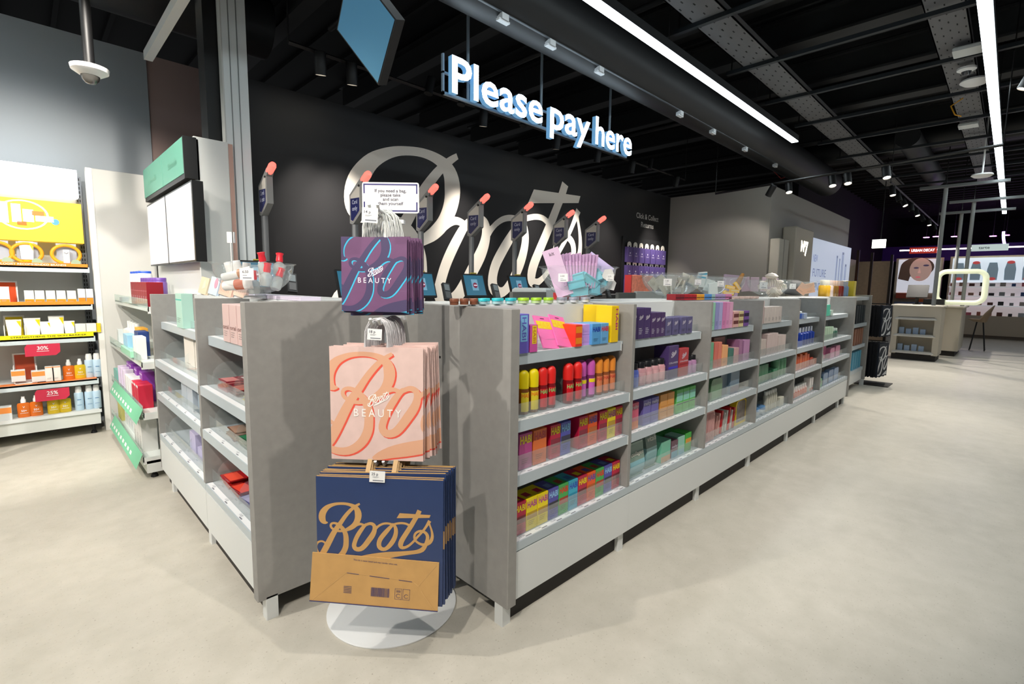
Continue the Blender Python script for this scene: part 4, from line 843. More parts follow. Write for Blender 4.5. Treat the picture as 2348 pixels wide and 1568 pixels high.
# ================================================================ SELF-CHECKOUTS
GREYF = M((142, 142, 140), .5); LAMPR = M((255, 96, 84), .4, emit=1.5, name='red_lamp')
def sco(words, nm, first=False):
    t = thing('self_checkout', nm, 'self checkout', (0, 0, 0), 0, 'self checkouts along the black wall')
    MB().bbox(-.04 if first else -.30, .3 if first else .1, 0, .24 if first else .30, .62 if first else .75, .93, M((70, 70, 72), .5), .01).build('cabinet', t)
    MB().box(-.05 if first else -.31, .2 if first else .04, .93, .25 if first else .31, .64 if first else .76, .955, M((60, 60, 62), .4)).build('scanner_top', t)
    # screen, tilted back
    T = Matrix.Translation((-.13, .22, 1.455)) @ Matrix.Rotation(-.32, 4, 'X')
    mb = MB(); mb.box(-.132, 0, -.115, .132, .025, .115, BLACK, T); mb.build('monitor', t)
    e = M((44, 108, 136), .25, emit=.22, name='screen_blue'); mb = MB(); mb.box(-.120, -.001, -.098, .120, 0, .10, e, T)
    mb.box(-.038, -.002, -.05, .038, -.001, .06, M((120, 170, 196), .3, emit=.22), T)
    Pm = T @ Matrix.Translation((0, -.004, 0)) @ Matrix.Rotation(PI/2, 4, 'X'); mb.lathe([(.001, 0), (.027, 0), (.027, .001), (.001, .001)], M((120, 30, 60), .4, emit=.3), n=20, T=Pm); mb.box(-.018, -.0065, -.006, .022, -.0055, .006, M((220, 200, 215), .4, emit=.3), T)
    mb.build('display', t); MB().box(-.02, -.002, .118, .05, .02, .128, M((190, 170, 60), .4), T).build('sticker', t)
    MB().tube([(-.13, .25, .95), (-.13, .25, 1.36)], .025, BLACK, 10).box(-.2, .16, .95, -.06, .34, .975, BLACK).build('monitor_stand', t)
    T2 = Matrix.Translation((.105, .17, 1.40)) @ Matrix.Rotation(-.5, 4, 'X') @ Matrix.Rotation(.15, 4, 'Y')
    MB().box(-.036, 0, -.085, .036, .03, .085, M((40, 42, 44), .4), T2).box(-.026, -.002, .01, .026, 0, .07, M((120, 130, 134), .25), T2).box(-.026, -.003, -.07, .026, 0, -.005, M((90, 92, 94), .4), T2).build('card_reader', t)
    # pole with sign flag and red lamp
    MB().tube([(0, .43, .95), (0, .43, 1.97)], .026, M((120, 122, 124), .45, .3), 12).build('pole', t, 50)
    A = [(.456, 1.955), (.458, 2.17), (.26, 2.28), (.275, 2.02), (.415, 1.945)]
    fr_ = [(.462, 1.945), (.462, 2.172), (.262, 2.288), (.246, 2.25), (.272, 2.225), (.272, 2.018), (.40, 1.938), (.43, 1.935)]
    MB().prism(fr_, -.028, .020, GREYF, 'x').build('sign_frame', t)
    MB().prism([(.440, 1.965), (.440, 2.16), (.290, 2.236), (.290, 2.03), (.405, 1.955)], -.031, -.028, M((206, 200, 190), .5), 'x').build('sign_panel', t)
    mb = MB().prism([(.436, 1.97), (.436, 2.138), (.292, 2.132), (.292, 2.032), (.404, 1.958)], -.0325, -.031, M((34, 40, 92), .4), 'x')
    for i, s in enumerate(words): mb.text(s, (-.0335, .365, 2.09-i*.05), (0, -1, 0), (0, 0, 1), .046, M((190, 194, 214), .5), .008, wid=.10 if len(s) > 4 else .085)
    mb.build('sign_print', t)
    q = Vector((-.010, .30, 2.225)); MB().lathe([(.001, -.02), (.02, -.015), (.026, 0), (.02, .012), (.001, .012)], M((20, 20, 20), .15), tuple(q), 14).build('camera_dome', t, 60)
    d = Vector((0, -.11, .055)).normalized(); T3 = Matrix.Translation((-.004, .268, 2.262)) @ d.to_track_quat('Z', 'Y').to_matrix().to_4x4()
    MB().lathe([(.001, 0), (.027, 0), (.029, .075), (.022, .098), (.001, .104)], LAMPR, n=18, T=T3).build('lamp', t, 50)
    return t
sxs = (1.31, 1.98, 2.62, 3.22, 3.83, 4.52, 5.14)
g0 = sco(('Card', '& cash'), 'self checkout with red lamp and Card & cash sign, leftmost', True); g0.location = (1.46, 3.93, .06)
g1 = sco(('Card', 'only'), 'x'); g1.location = (sxs[1], 3.40, 0)
for i in range(1, 7):
    o = g1 if i == 1 else dup(g1, (sxs[i], 3.40, 0))
    o['label'] = 'self checkout with red lamp and Card only sign%s' % place(i-1, 6)
# low screens of panels seen over the long shelf run
for x0, x1, z, m, l in ((2.98, 3.42, 1.405, M((112, 114, 110), .6), 'grey'), (4.60, 4.95, 1.40, M((112, 114, 110), .6), 'grey'), (4.97, 5.6, 1.415, M((206, 210, 206), .5), 'white')):
    tag(MB().bbox(x0, 3.0, 0, x1, 3.04, z, m).build('bagging_screen'), '%s low partition behind the right run, %s' % (l, 'left of blue filled bowl' if x0 < 4 else 'behind the grey sachet bowl'), 'partition')
tag(MB().bbox(3.45, 3.05, 0, 3.95, 3.5, 1.44, M((206, 214, 214), .45), .02).build('white_cabinet'), 'white rounded cabinet top behind the blue filled bowl', 'cabinet')
tag(MB().bbox(5.8, 2.95, 0, 7.2, 3.4, 1.38, WHITE, .02).bbox(5.8, 2.94, 1.38, 7.2, 3.4, 1.40, M((60, 60, 62), .5)).build('till_counter'), 'white till counter behind the middle of the right run', 'counter')

# gift bags on the black wall
def gift():
    mb = MB(); c = M((92, 76, 136), .4); mb.prism([(-.082, -.25), (.082, -.25), (.09, 0), (-.09, 0)], -.05, 0, c)
    for k in range(3): mb.quad((-.07+k*.05, -.0505, -.24), (-.06+k*.05, -.0505, -.24), (-.02+k*.05, -.0505, -.02), (-.03+k*.05, -.0505, -.02), M((66, 54, 108), .4))
    mb.lathe([(.001, 0), (.014, 0), (.014, .001), (.001, .001)], M((215, 210, 225), .4), n=10, T=Matrix.Translation((0, -.051, -.10)) @ Matrix.Rotation(PI/2, 4, 'X')); mb.rect((0, -.0515, 0), (1, 0, 0), (0, 0, 1), -.04, -.15, .04, -.135, M((170, 160, 190), .4))
    h = MB(); n = 10; P = [(-.06, 0)]+[(-math.cos(PI*k/n)*.062, .02+math.sin(PI*k/n)**.7*.07) for k in range(n+1)]+[(.06, 0), (.022, 0), (.018, .025), (-.018, .025), (-.022, 0)]
    h.prism(P[::-1], -.03, -.026, M((222, 216, 204), .5)); return mb.mesh('gift_bag'), h.mesh('handle_card')
gb, gh = gift(); k = 0
for r_, (zt, n_, x0, dx) in enumerate(((2.13, 7, 7.25, .186), (1.83, 7, 7.25, .186), (1.60, 4, 7.25, .30))):
    for i in range(n_):
        o = link('gift_bag', gb, None, (x0+i*dx, 4.58, zt)); link('handle_card', gh, o)
        tag(o, 'purple hanging gift bag with pale top, %s row%s' % (('upper', 'middle', 'lowest')[r_], place(i, n_)), 'gift bag', 'gift bags on the black wall')
tag(MB().box(7.1, 4.585, 1.3, 8.6, 4.598, 2.3, M((24, 24, 26), .6)).build('slatted_panel'), 'black display panel behind the purple gift bags', 'wall panel')
tag(MB().bbox(6.95, 4.3, 1.36, 7.62, 4.42, 1.66, M((230, 140, 116), .5, noise=.2, nscale=20)).box(6.94, 4.3, 1.36, 6.96, 4.42, 1.66, M((196, 60, 60), .5)).build('coral_gift_bag'), 'coral patterned gift bag standing under the purple gift bags', 'gift bag')
tag(MB().bbox(5.9, 4.0, 0, 8.5, 4.58, 1.355, M((60, 60, 62), .6)).build('back_counter'), 'dark counter against the black wall under the gift bags', 'counter')

# ================================================================ THINGS ON TOP OF THE RUNS
ZT = 1.3695
def small_tub(r, h, body, lid):
    return cached(('tub', r, h, body, lid), lambda: (MB().lathe([(.001, 0), (r*.92, 0), (r*.92, h*.5), (.001, h*.5)], M(body, .2), n=16).mesh('body', 40), MB().lathe([(.001, h*.5), (r, h*.5), (r, h*.92), (r*.94, h), (.001, h)], M(lid, .35), n=16).mesh('lid', 40)))
for desc, body, lid, r, h, pos in (('brown pot', (120, 74, 54), (128, 76, 54), .019, .026, [(1.30+i*.0275, 1.66+(i % 2)*.03) for i in range(6)]),
                                   ('turquoise lidded pot', (170, 206, 210), (50, 190, 200), .023, .026, [(1.47+i*.043, 1.67+(i % 2)*.03) for i in range(6)]),
                                   ('lime lidded pot', (190, 214, 160), (170, 220, 50), .025, .026, [(1.74+i*.047, 1.68+(i % 2)*.035) for i in range(6)]),
                                   ('clear pot with grey lid', (206, 210, 214), (150, 154, 168), .024, .027, [(2.02+i*.052, 1.67+(i % 2)*.03) for i in range(6)])):
    bm, lm = small_tub(r, h, body, lid)
    for i, (x, y) in enumerate(pos):
        o = link('cosmetic_pot', bm, None, (x, y, ZT)); link('lid', lm, o); tag(o, 'small %s%s, on top of right run' % (desc, place(i, 6)), 'pot', 'small pots along the top of the right run')
for i, c in enumerate(((206, 60, 60), (214, 90, 60), (206, 50, 46))):
    put('carton', carton(.085, .08, .045, c), Fr(0, 0), 2.50+i*.09, 2.02, ZT, 'low %s carton behind the clear pots%s' % (('rose red', 'coral', 'bright red')[i], ''), 'box', 'low red cartons on the right run top')
cl = [('dark red', (150, 30, 40))]*2+[('red', (186, 24, 36))]*3+[('amber', (246, 176, 50))]*2+[('blue', (90, 156, 226))]*2+[('mint', (176, 216, 210))]*1+[('lilac', (186, 162, 214))]*3+[('pink', (226, 140, 190))]*2
cnt = {}
for i, (n_, c) in enumerate(cl):
    tot = sum(1 for a in cl if a[0] == n_); j = cnt.get(n_, 0); cnt[n_] = j+1
    put('carton', carton(.066, .07, .042, c, bands=((.25, .5, shade(c, .6)),)), Fr(0, 0), 3.30+i*.066, 1.66, ZT, 'small %s carton%s, on top behind second and third bays' % (n_, place(j, tot)), 'box', 'small coloured cartons on the right run top')
for i in range(6): put('carton', carton(.1, .08, .02, (232, 206, 196)), Fr(0, 0), 4.25+i*.12, 1.66, ZT, 'flat peach pack%s, on top behind fourth bay' % place(i, 6), 'box', 'flat peach packs on the right run top')

def bowl(cx, cy, R, H, label, div=True):
    t = thing('clear_bowl', label, 'bowl', (cx, cy, ZT), 0, 'clear acrylic bowls on top of the shelving'); n = 40; mb = MB()
    pr = []
    for k in range(11):
        a = k/10*PI/2; pr.append((max(.02, R*math.sin(a)**.85*.97), .012+H*(1-math.cos(a))*.96))
    pr.append((R, .012+H)); inn = [(max(.001, r-.004), z+.004) for r, z in pr[:-1]]+[(R-.003, .012+H)]
    vs = []; prof = [(.001, .012)]+pr+[(R+.012, .016+H), (R+.012, .020+H), (R-.003, .020+H)]
    for r, z in prof:
        for i in range(n): a = 2*PI*i/n; vs.append((math.cos(a)*r, math.sin(a)*r, z))
    mb.add(vs, [(j*n+i, j*n+(i+1) % n, (j+1)*n+(i+1) % n, (j+1)*n+i) for j in range(len(prof)-1) for i in range(n)], BOWLM)
    mb.build('bowl_shell', t, 60); MB().lathe([(.001, 0), (.07, 0), (.06, .012), (.001, .012)], BOWLM, n=24).build('foot', t, 40)
    if div:
        P = [(-p, q) for p, q in inn[::-1]]+[(p, q) for p, q in inn]; c_ = [( (x-.0), z) for x, z in P]
        o = MB().prism(c_, -.001, .001, CLEAR, 'x').build('divider', t); o.rotation_euler = (0, 0, .6)
    return t
def tag_card(p, s, txt, lab, rz=-PI/4):
    mb = MB().box(-s/2, 0, -s*.42, s/2, .001, s*.42, PAPERW); mb.text(txt, (-s*.08, -.0006, s*.08), (1, 0, 0), (0, 0, 1), s*.26, M((70, 72, 84), .5), .004); mb.rect((0, -.0006, 0), (1, 0, 0), (0, 0, 1), -s*.28, -s*.3, s*.34, -s*.24, INK); mb.rect((0, -.0006, 0), (1, 0, 0), (0, 0, 1), -s*.28, -s*.1, s*.02, -s*.07, INK)
    o = mb.build('price_card', None, None, p); o.rotation_euler = (0, 0, rz); tag(o, lab, 'price card')
BW_ = [(2.46, 1.90, .235, .185, 'clear bowl filled with lilac and turquoise packs'), (3.84, 2.0, .245, .185, 'clear bowl filled with grey flat packs'), (4.68, 1.95, .235, .18, 'clear bowl with white packs and yellow boxes'), (6.22, 2.02, .24, .18, 'clear bowl holding cream hair claws'), (7.05, 1.95, .23, .175, 'clear bowl with black pouch and peach cards')]
for a in BW_: bowl(*a)
# bowl 1: lilac comb cards, lilac header card, turquoise boxes, white packs
def combp():
    mb = MB().box(-.055, 0, 0, .055, .004, .20, M((206, 170, 206), .35)); mb.box(-.045, -.004, .02, .045, 0, .15, M((224, 190, 220), .3)); mb.rect((0, -.001, 0), (1, 0, 0), (0, 0, 1), -.012, .178, .012, .184, BLACK); return mb.mesh('comb_pack')
CP = combp(); c0 = Vector((2.38, 1.86, ZT+.075))
for i in range(11):
    o = link('comb_pack', CP, None, c0+RW*(-.085+i*.017)+FW*(-.02+i*.006)+Vector((0, 0, .0+.004*(i % 3))), rot=(-.1, -.34+i*.035, -PI/4-1.0)); tag(o, 'lilac comb pack standing in the first bowl%s' % place(i, 11), 'packet', 'lilac comb packs in a bowl')
p = Vector((2.38, 1.86, ZT+.03))+RW*-.06+FW*-.04
tag(link('comb_pack', cached('hp', lambda: MB().box(-.05, 0, 0, .05, .003, .29, M((222, 190, 218), .35)).text('kit', (0, -.001, .25), (1, 0, 0), (0, 0, 1), .03, BLACK, .004).mesh('card_pack')), None, p, rot=(0, -.35, -PI/4)), 'tall pink lilac hanging card at left side of first bowl', 'card')
p = Vector((2.46, 1.90, ZT+.10))+RW*.05+FW*.03
mb = MB().box(-.09, 0, 0, .09, .003, .19, M((212, 196, 238), .35))
for sx_ in (-.02, .03):
    mb.rect((0, -.001, 0), (1, 0, 0), (0, 0, 1), sx_, .06, sx_+.003, .12, BLACK)
    for k in range(8):
        a0, a1 = k*PI/4, (k+1)*PI/4; mb.quad((sx_+math.cos(a0)*.014, -.001, .05+math.sin(a0)*.014), (sx_+math.cos(a1)*.014, -.001, .05+math.sin(a1)*.014), (sx_+math.cos(a1)*.011, -.001, .05+math.sin(a1)*.011), (sx_+math.cos(a0)*.011, -.001, .05+math.sin(a0)*.011), BLACK)
tag(link('scissors_card', mb.mesh('scissors_card'), None, p, rot=(-.15, .62, -PI/4)), 'lilac card printed with black scissors in the first bowl', 'card')
TQ = [(-.02, -.14, .075, .1, .05, -.25), (.05, -.10, .10, .12, .05, .5), (.10, -.06, .12, .09, .07, -.4), (.14, -.02, .10, .06, .05, .3), (.0, -.10, .03, .11, .06, -.12), (.10, -.08, .045, .06, .08, .15), (.04, -.04, .13, .13, .04, -.5), (.12, .02, .14, .08, .04, .6), (.17, .02, .09, .05, .06, -.2), (.0, -.05, .085, .08, .05, .9), (-.03, -.12, .118, .11, .04, -.25)]
for i, (s, d, z, w_, h_, r_) in enumerate(TQ):
    tq = [(110, 196, 212), (126, 206, 220), (96, 184, 204)][i % 3]; p = Vector((2.46, 1.90, ZT+z))+RW*s+FW*d
    o = link('turquoise_carton', carton(w_, .035, h_, tq, bands=((.7, .9, shade(tq, .85)),)), None, p, rot=(.3*math.sin(i*2.1), r_, -PI/4+.5*math.sin(i*1.7))); tag(o, 'turquoise carton piled in the first bowl of the right run', 'box', 'turquoise cartons in the first bowl')
for i, (s, d, z, r_) in enumerate(((.16, -.05, .13, .5), (.19, -.02, .11, -.3), (.2, .03, .07, .2))):
    p = Vector((2.46, 1.90, ZT+z))+RW*s+FW*d; o = link('white_sachet', cached('ws', lambda: MB().prism([(-.03, 0), (.03, 0), (.034, .05), (0, .075), (-.034, .05)], 0, .006, M((232, 228, 224), .4)).mesh('white_sachet')), None, p, rot=(0, r_, -PI/4)); tag(o, 'white sachet at the right side of first bowl', 'packet', 'white sachets in the first bowl')
tag_card(Vector((2.46, 1.90, ZT+.135))+RW*-.115+FW*-.215, .055, '2.50', 'price card on left front of first bowl'); tag_card(Vector((2.46, 1.90, ZT+.14))+RW*.165+FW*-.165, .045, '2.25', 'price card on right front of first bowl')
# bowl 2 grey packs
for i in range(13):
    s = -.17+.028*i; d = .03*math.sin(i*1.9)-.03; z = .03+.35*abs(s)+.02*(i % 3); g = (150, 148, 136) if i % 2 else (176, 174, 160)
    if i > 9: z += .02
    p = Vector((3.84, 2.0, ZT+z))+RW*s+FW*d; o = link('grey_pack', cached(('gp', i % 3), lambda: MB().box(-.05, 0, 0, .05, .012, .075, M(g, .35, noise=.15, nscale=30)).mesh('grey_pack')), None, p, rot=(.5*math.sin(i), .25+.45*math.sin(i*2.3)*(1 if i > 4 else .3)+(1.1 if i < 5 else 0)*.5, -PI/4+(1.2 if 4 < i < 10 else .2))); tag(o, 'grey flat pack piled in the second bowl', 'packet', 'grey packs in the second bowl')
tag_card(Vector((3.84, 2.0, ZT+.13))+RW*-.10+FW*-.235, .065, '1.60', 'price card on left front of grey pack bowl'); tag_card(Vector((3.84, 2.0, ZT+.135))+RW*.15+FW*-.2, .05, '1', 'price card on right front of grey pack bowl')
# bowl 3
for i, (s, d, z, r_) in enumerate(((-.18, 0, .10, .1), (-.14, .03, .13, -.1), (-.10, .0, .06, .2), (-.06, -.04, .03, -.2))):
    p = Vector((4.68, 1.95, ZT+z))+RW*s+FW*d; o = link('white_pack', carton(.09, .02, .11, (216, 224, 222), bands=((.75, .9, (90, 170, 200)),) if i < 2 else ()), None, p, rot=(.1, r_, -PI/4+.2)); tag(o, 'white pack in the third bowl%s' % place(i, 4), 'packet', 'white packs in the third bowl')
for i, (s, d, z, r_) in enumerate(((.06, -.10, .03, .1), (.11, -.10, .055, .12), (.08, -.07, .085, .18), (.14, -.06, .10, .9), (.03, -.10, .02, .9))):
    p = Vector((4.68, 1.95, ZT+z))+RW*s+FW*d; o = link('yellow_carton', carton(.085, .03, .03, (246, 196, 30), bands=((.25, .75, (230, 206, 160)),)), None, p, rot=(0, r_, -PI/4+.1)); tag(o, 'yellow carton lying in the third bowl', 'box', 'yellow cartons in the third bowl')
p = Vector((4.68, 1.95, ZT+.03))+RW*.12
tag(MB().tube([p, p+RW*.06+Vector((0, 0, .12)), p+RW*.10+Vector((0, 0, .20))], [.022, .026, .014], M((176, 122, 54), .4), 12).build('brown_brush', smooth=60), 'brown brush leaning out of the third bowl', 'brush')
tag_card(Vector((4.68, 1.95, ZT+.13))+RW*-.08+FW*-.23, .06, '3.50', 'price card on front of third bowl')
p = Vector((5.2, 2.05, ZT+.0)); tag(link('lilac_pack', carton(.16, .03, .23, (206, 178, 200)), None, p, rot=(0, .08, -PI/4)), 'lilac hanging pack behind third bowl', 'packet')
# bowl 4 claws, bowl 5 pouch
def claw():
    mb = MB(); m = M((226, 214, 200), .4)
    for k in range(7):
        a = -.9+.3*k; mb.tube([(math.sin(a)*.05, 0, .09*math.cos(a)), (math.sin(a)*.075, -.02, .04), (math.sin(a)*.06, -.035, 0)], [.011, .010, .004], m, 6)
    mb.lathe([(.001, -.015), (.045, -.01), (.055, .01), (.03, .03), (.001, .036)], m, (0, 0, .085), 12); return mb.mesh('hair_claw', 60)
CL = claw()
for i, (s, d, z, r_, sc) in enumerate(((-.12, -.08, .08, .3, .9), (.0, -.06, .12, 0, 1.3), (.13, -.05, .08, -.4, 1), (-.05, -.1, .01, .9, 1), (.07, -.1, .01, -.8, 1))):
    o = link('hair_claw', CL, None, Vector((6.22, 2.02, ZT+z))+RW*s+FW*d, rot=(.1, r_, -PI/4)); o.scale = (sc,)*3; tag(o, 'cream plastic hair claw in the fourth bowl', 'hair clip', 'hair claws in the fourth bowl')
for i, s in enumerate((-.2, -.1, .02, .1)): tag(link('mauve_card', carton(.1, .01, .17, (206, 182, 196)), None, Vector((6.3, 2.1, ZT+.06))+RW*s, rot=(0, .1*i-.1, -PI/4)), 'mauve backing card in the fourth bowl%s' % place(i, 4), 'card', 'mauve cards in the fourth bowl')
tag_card(Vector((6.22, 2.02, ZT+.13))+RW*-.15+FW*-.2, .09, '6', 'price card on left front of fourth bowl'); tag_card(Vector((7.05, 1.95, ZT+.13))+RW*-.15+FW*-.19, .08, '4', 'price card on left front of fifth bowl')
tag(MB().lathe([(.001, 0), (.15, .01), (.19, .07), (.15, .15), (.05, .19), (.001, .19)], M((26, 26, 32), .6, noise=.3), (7.08, 1.97, ZT+.02), 20, sy=.7).build('black_pouch', smooth=60), 'black soft pouch in the fifth bowl', 'pouch')
for i, (s, r_) in enumerate(((-.06, .6), (.07, -.2))): tag(link('peach_card', carton(.12, .01, .12, (222, 178, 150), lines=2), None, Vector((7.05, 1.95, ZT+.05))+RW*s+FW*-.2, rot=(0, r_, -PI/4)), 'peach tag card on the fifth bowl%s' % place(i, 2), 'card')
# bottles at the far end of the right run
for i, (x, c, cc, n_) in enumerate(((7.62, (226, 176, 50), (226, 222, 206), 'golden bottle'), (7.75, (226, 176, 50), (226, 222, 206), 'golden bottle'), (7.9, (226, 206, 200), (226, 206, 196), 'clear pink bottle'), (8.05, (150, 110, 50), (226, 196, 176), 'brown oil bottle'), (8.2, (150, 110, 50), (226, 196, 176), 'brown oil bottle'),
                                     (8.35, (150, 50, 40), (230, 206, 196), 'dark red bottle'), (8.5, (150, 50, 40), (230, 206, 196), 'dark red bottle'), (8.65, (156, 180, 216), (200, 200, 206), 'pale blue bottle'), (8.8, (156, 180, 216), (200, 200, 206), 'pale blue bottle'))):
    jm = jar_meshes('fb', c, cc, .055, .15, .07, .8); same = [k for k, q in enumerate((0, 0, 2, 3, 3, 5, 5, 7, 7)) if q == (0, 0, 2, 3, 3, 5, 5, 7, 7)[i]]
    o = link('bottle', jm[0], None, (x-.02, 1.72, 1.372)); tag(o, '%s at the far end of the right run%s' % (n_, place(same.index(i), len(same))), 'bottle', 'bottles at the far end'); [link(nm, m2, o) for nm, m2 in jm[1]]
tag(MB().bbox(8.92, 1.68, 1.372, 9.06, 1.8, 1.6, M((236, 206, 60), .4)).build('yellow_carton'), 'yellow carton at the end of the far bottle row', 'box')
# second run: narrow module beyond the gap, with rack of black bags
fr = Fr(7.55, 1.55); t = thing('shelving_bay', 'narrow shelf module beyond the end panel of right run', 'shelving', (0, 0, 0))
MB().box(7.56, 1.60, .1, 9.12, 1.62, 1.32, LAM).build('back_panel', t)
MB().bbox(9.15, 1.49, .1, 9.21, 1.98, 1.39, LAM).build('end_panel', t); MB().box(9.16, 1.5, 0, 9.21, 1.55, .1, WHITE).build('leg', t)
for z in (1.368, .98, .66, .30): MB().box(7.58, 1.52, z-.05, 9.15, 1.96, z, SHELF).build('shelf', t)
MB().box(7.58, 1.53, .1, 9.15, 1.55, .28, WHITE).build('base_panel', t)
for z, c, n_, h in ((.98, (30, 40, 46), 'dark slim', .26), (.66, (140, 90, 66), 'brown', .24), (.30, (70, 150, 180), 'blue', .26)):
    for i in range(4): put('carton', carton(.12, .1, h, c), Fr(0, 0), 8.55+i*.15, 1.54, z+.001, '%s carton on the narrow module beyond the gap%s' % (n_, place(i, 4)), 'box', 'cartons on the narrow module')
rk = thing('bag_rack', 'dark rack holding black tote bags beside far run', 'rack', (9.3, 1.40, 0))
MB().tube([(.2, .26, 0), (.2, .26, 1.3)], .015, BLACK, 8).tube([(.2, .26, 1.26), (.2, -.12, 1.26)], .008, BLACK, 6).tube([(.2, .26, .68), (.2, -.12, .68)], .008, BLACK, 6).box(-.05, -.2, 0, .4, .35, .01, BLACK).build('rack_frame', rk)
TM = M((9, 12, 20), .85); LM = M((206, 208, 210), .6)
def tote(front):
    mb = MB(); mb.prism([(-.19, -.48), (-.13, -.46), (-.07, -.485), (0, -.465), (.08, -.485), (.15, -.46), (.19, -.48), (.18, 0), (-.18, 0)][::-1], 0, .012, TM if not front else M((22, 30, 44), .8))
    if front:
        sc = .9/2100
        for pl, dz in draw_logo(mb, lambda x, y: (-.24+(x-40)*sc, -.03-(y-100)*sc*.9), (-.17, -.46, .17, -.01), None, 1, 0, 5e-7): mb.add([(p, -.001-dz, q) for p, q in pl], [tuple(range(len(pl)))], LM)
    return mb.mesh('tote_bag')
T0, T1 = tote(True), tote(False)
for r_, zt in enumerate((1.235, .65)):
    for i in range(12):
        o = link('tote_bag', T1 if i else T0, None, (9.50, 1.325+i*.0225, zt), rot=(0, .03*math.sin(i*2), -.15+.03*math.sin(i*3))); o.scale = (1.1, 1.7, 1.0 if r_ == 0 else 1.1)
        tag(o, '%s black tote bag%s, beyond right run' % (('upper', 'lower')[r_], place(i, 12, 'front', 'rear')), 'tote bag', 'black tote bags on the rack')
# on top of the left run
_before = set(COL.objects)
bowl(1.07, 3.32, .245, .19, 'clear bowl on left run with white tubes and red capped bottles', True)
BC = Vector((1.07, 3.32, ZT))
def tubeprod(w, h, col, band=None, cap=(240, 240, 238)):
    def f():
        mb = MB(); n = 16; R_ = []
        for j in range(7):
            t_ = j/6; R_.append((w/2*(.82+.18*t_), w/2*.82*(1-t_)**.8+.002, .02+(h-.02)*t_))
        vs = [(math.cos(2*PI*k/n)*a, .5*w*.8+math.sin(2*PI*k/n)*b2, z) for a, b2, z in R_ for k in range(n)]
        for j in range(6):
            zz = (j+.5)/6; mm = M(band[2], .4) if band and band[0] <= zz <= band[1] else M(col, .4)
            mb.add(vs[j*n:(j+2)*n], [(k, (k+1) % n, n+(k+1) % n, n+k) for k in range(n)], mm)
        mb.add(vs[-n:], [tuple(range(n))], M(col, .4))
        c = MB().lathe([(.001, 0), (w*.40, 0), (w*.41, .02), (.001, .022)], M(cap, .4), n=16, c=(0, w*.4, 0)); return mb.mesh('tube', 60), [('cap', c.mesh('cap', 40))]
    return cached(('tube', w, h, col, band, cap), f)
for i, (s, d, z, rx, ry, w_, h_, bnd) in enumerate(((-.185, .0, .215, 0, PI-.28, .062, .17, None), (-.12, -.02, .225, 0, PI-.2, .062, .18, None), (-.06, .0, .215, 0, PI+.1, .06, .17, None), (-.13, -.15, .06, .2, 1.45, .075, .20, (.35, .6, (206, 110, 80))), (-.15, -.12, .115, .1, 1.35, .065, .19, (.55, .65, (196, 140, 100))), (.0, .08, .225, 0, PI, .05, .16, None))):
    tm = tubeprod(w_, h_, (236, 234, 230), bnd); o = link('lotion_tube', tm[0], None, BC+RW*s+FW*d+Vector((0, 0, z)), rot=(rx, ry, -PI/4)); [link(a, b2, o) for a, b2 in tm[1]]
    tag(o, 'white lotion tube in the left run bowl%s' % place(i, 6), 'tube', 'white tubes in the left bowl')
def redcap():
    b = MB().lathe([(.001, 0), (.028, 0), (.034, .01), (.034, .07), (.014, .09), (.001, .09)], M((220, 226, 222), .08, alpha=.35), n=18).mesh('bottle_body', 50)
    c = MB().lathe([(.001, .088), (.02, .088), (.022, .10), (.019, .13), (.024, .145), (.001, .148)], M((236, 52, 66), .25), n=18).mesh('cap', 50); return b, c
rb_, rc_ = redcap()
for i, (s, d, z, rx, ry) in enumerate(((.10, -.05, .12, .1, -.2), (.17, -.02, .12, -.2, .15), (.13, -.12, .05, .1, .1), (.06, -.12, -.0, 0, -.05), (.17, -.08, .03, -.2, .4))):
    o = link('red_capped_bottle', rb_, None, BC+RW*s+FW*d+Vector((0, 0, z+.015)), rot=(rx, ry, 0)); link('cap', rc_, o); tag(o, 'clear bottle with red cap in the left run bowl%s' % place(i, 5), 'bottle', 'red capped bottles in the left bowl')
tag_card(BC+RW*.09+FW*-.26+Vector((0, 0, .135)), .085, '6.50', 'price card reading 6.50 on the left run bowl')
tg = thing('sign_holder', 'small white clip sign on a thin stem at left bowl', 'sign holder', BC+RW*-.005+FW*-.245+Vector((0, 0, .15)), -PI/4)
MB().tube([(0, 0, 0), (0, 0, .17)], .0035, PAPERW, 6).build('stem', tg); MB().box(-.02, -.004, .17, .012, .004, .235, PAPERW).box(.012, -.004, .17, .018, .01, .235, BLACK).box(.018, -.004, .17, .022, .012, .235, PAPERW).build('clip', tg)
_old, _new = BC.copy(), Vector((.875, 2.80, 1.384))
for o in [o for o in COL.objects if o not in _before and not o.parent]:
    o.location = _new+(o.location-_old)*.8; o.scale = (.8, .8, .8)
tag(MB().lathe([(.001, 0), (.06, 0), (.05, .0148), (.001, .0148)], M((216, 218, 218), .4), (_new.x, _new.y, 1.3692), 24).build('bowl_riser', smooth=40), 'low white riser under the clear bowl of the left run', 'riser')
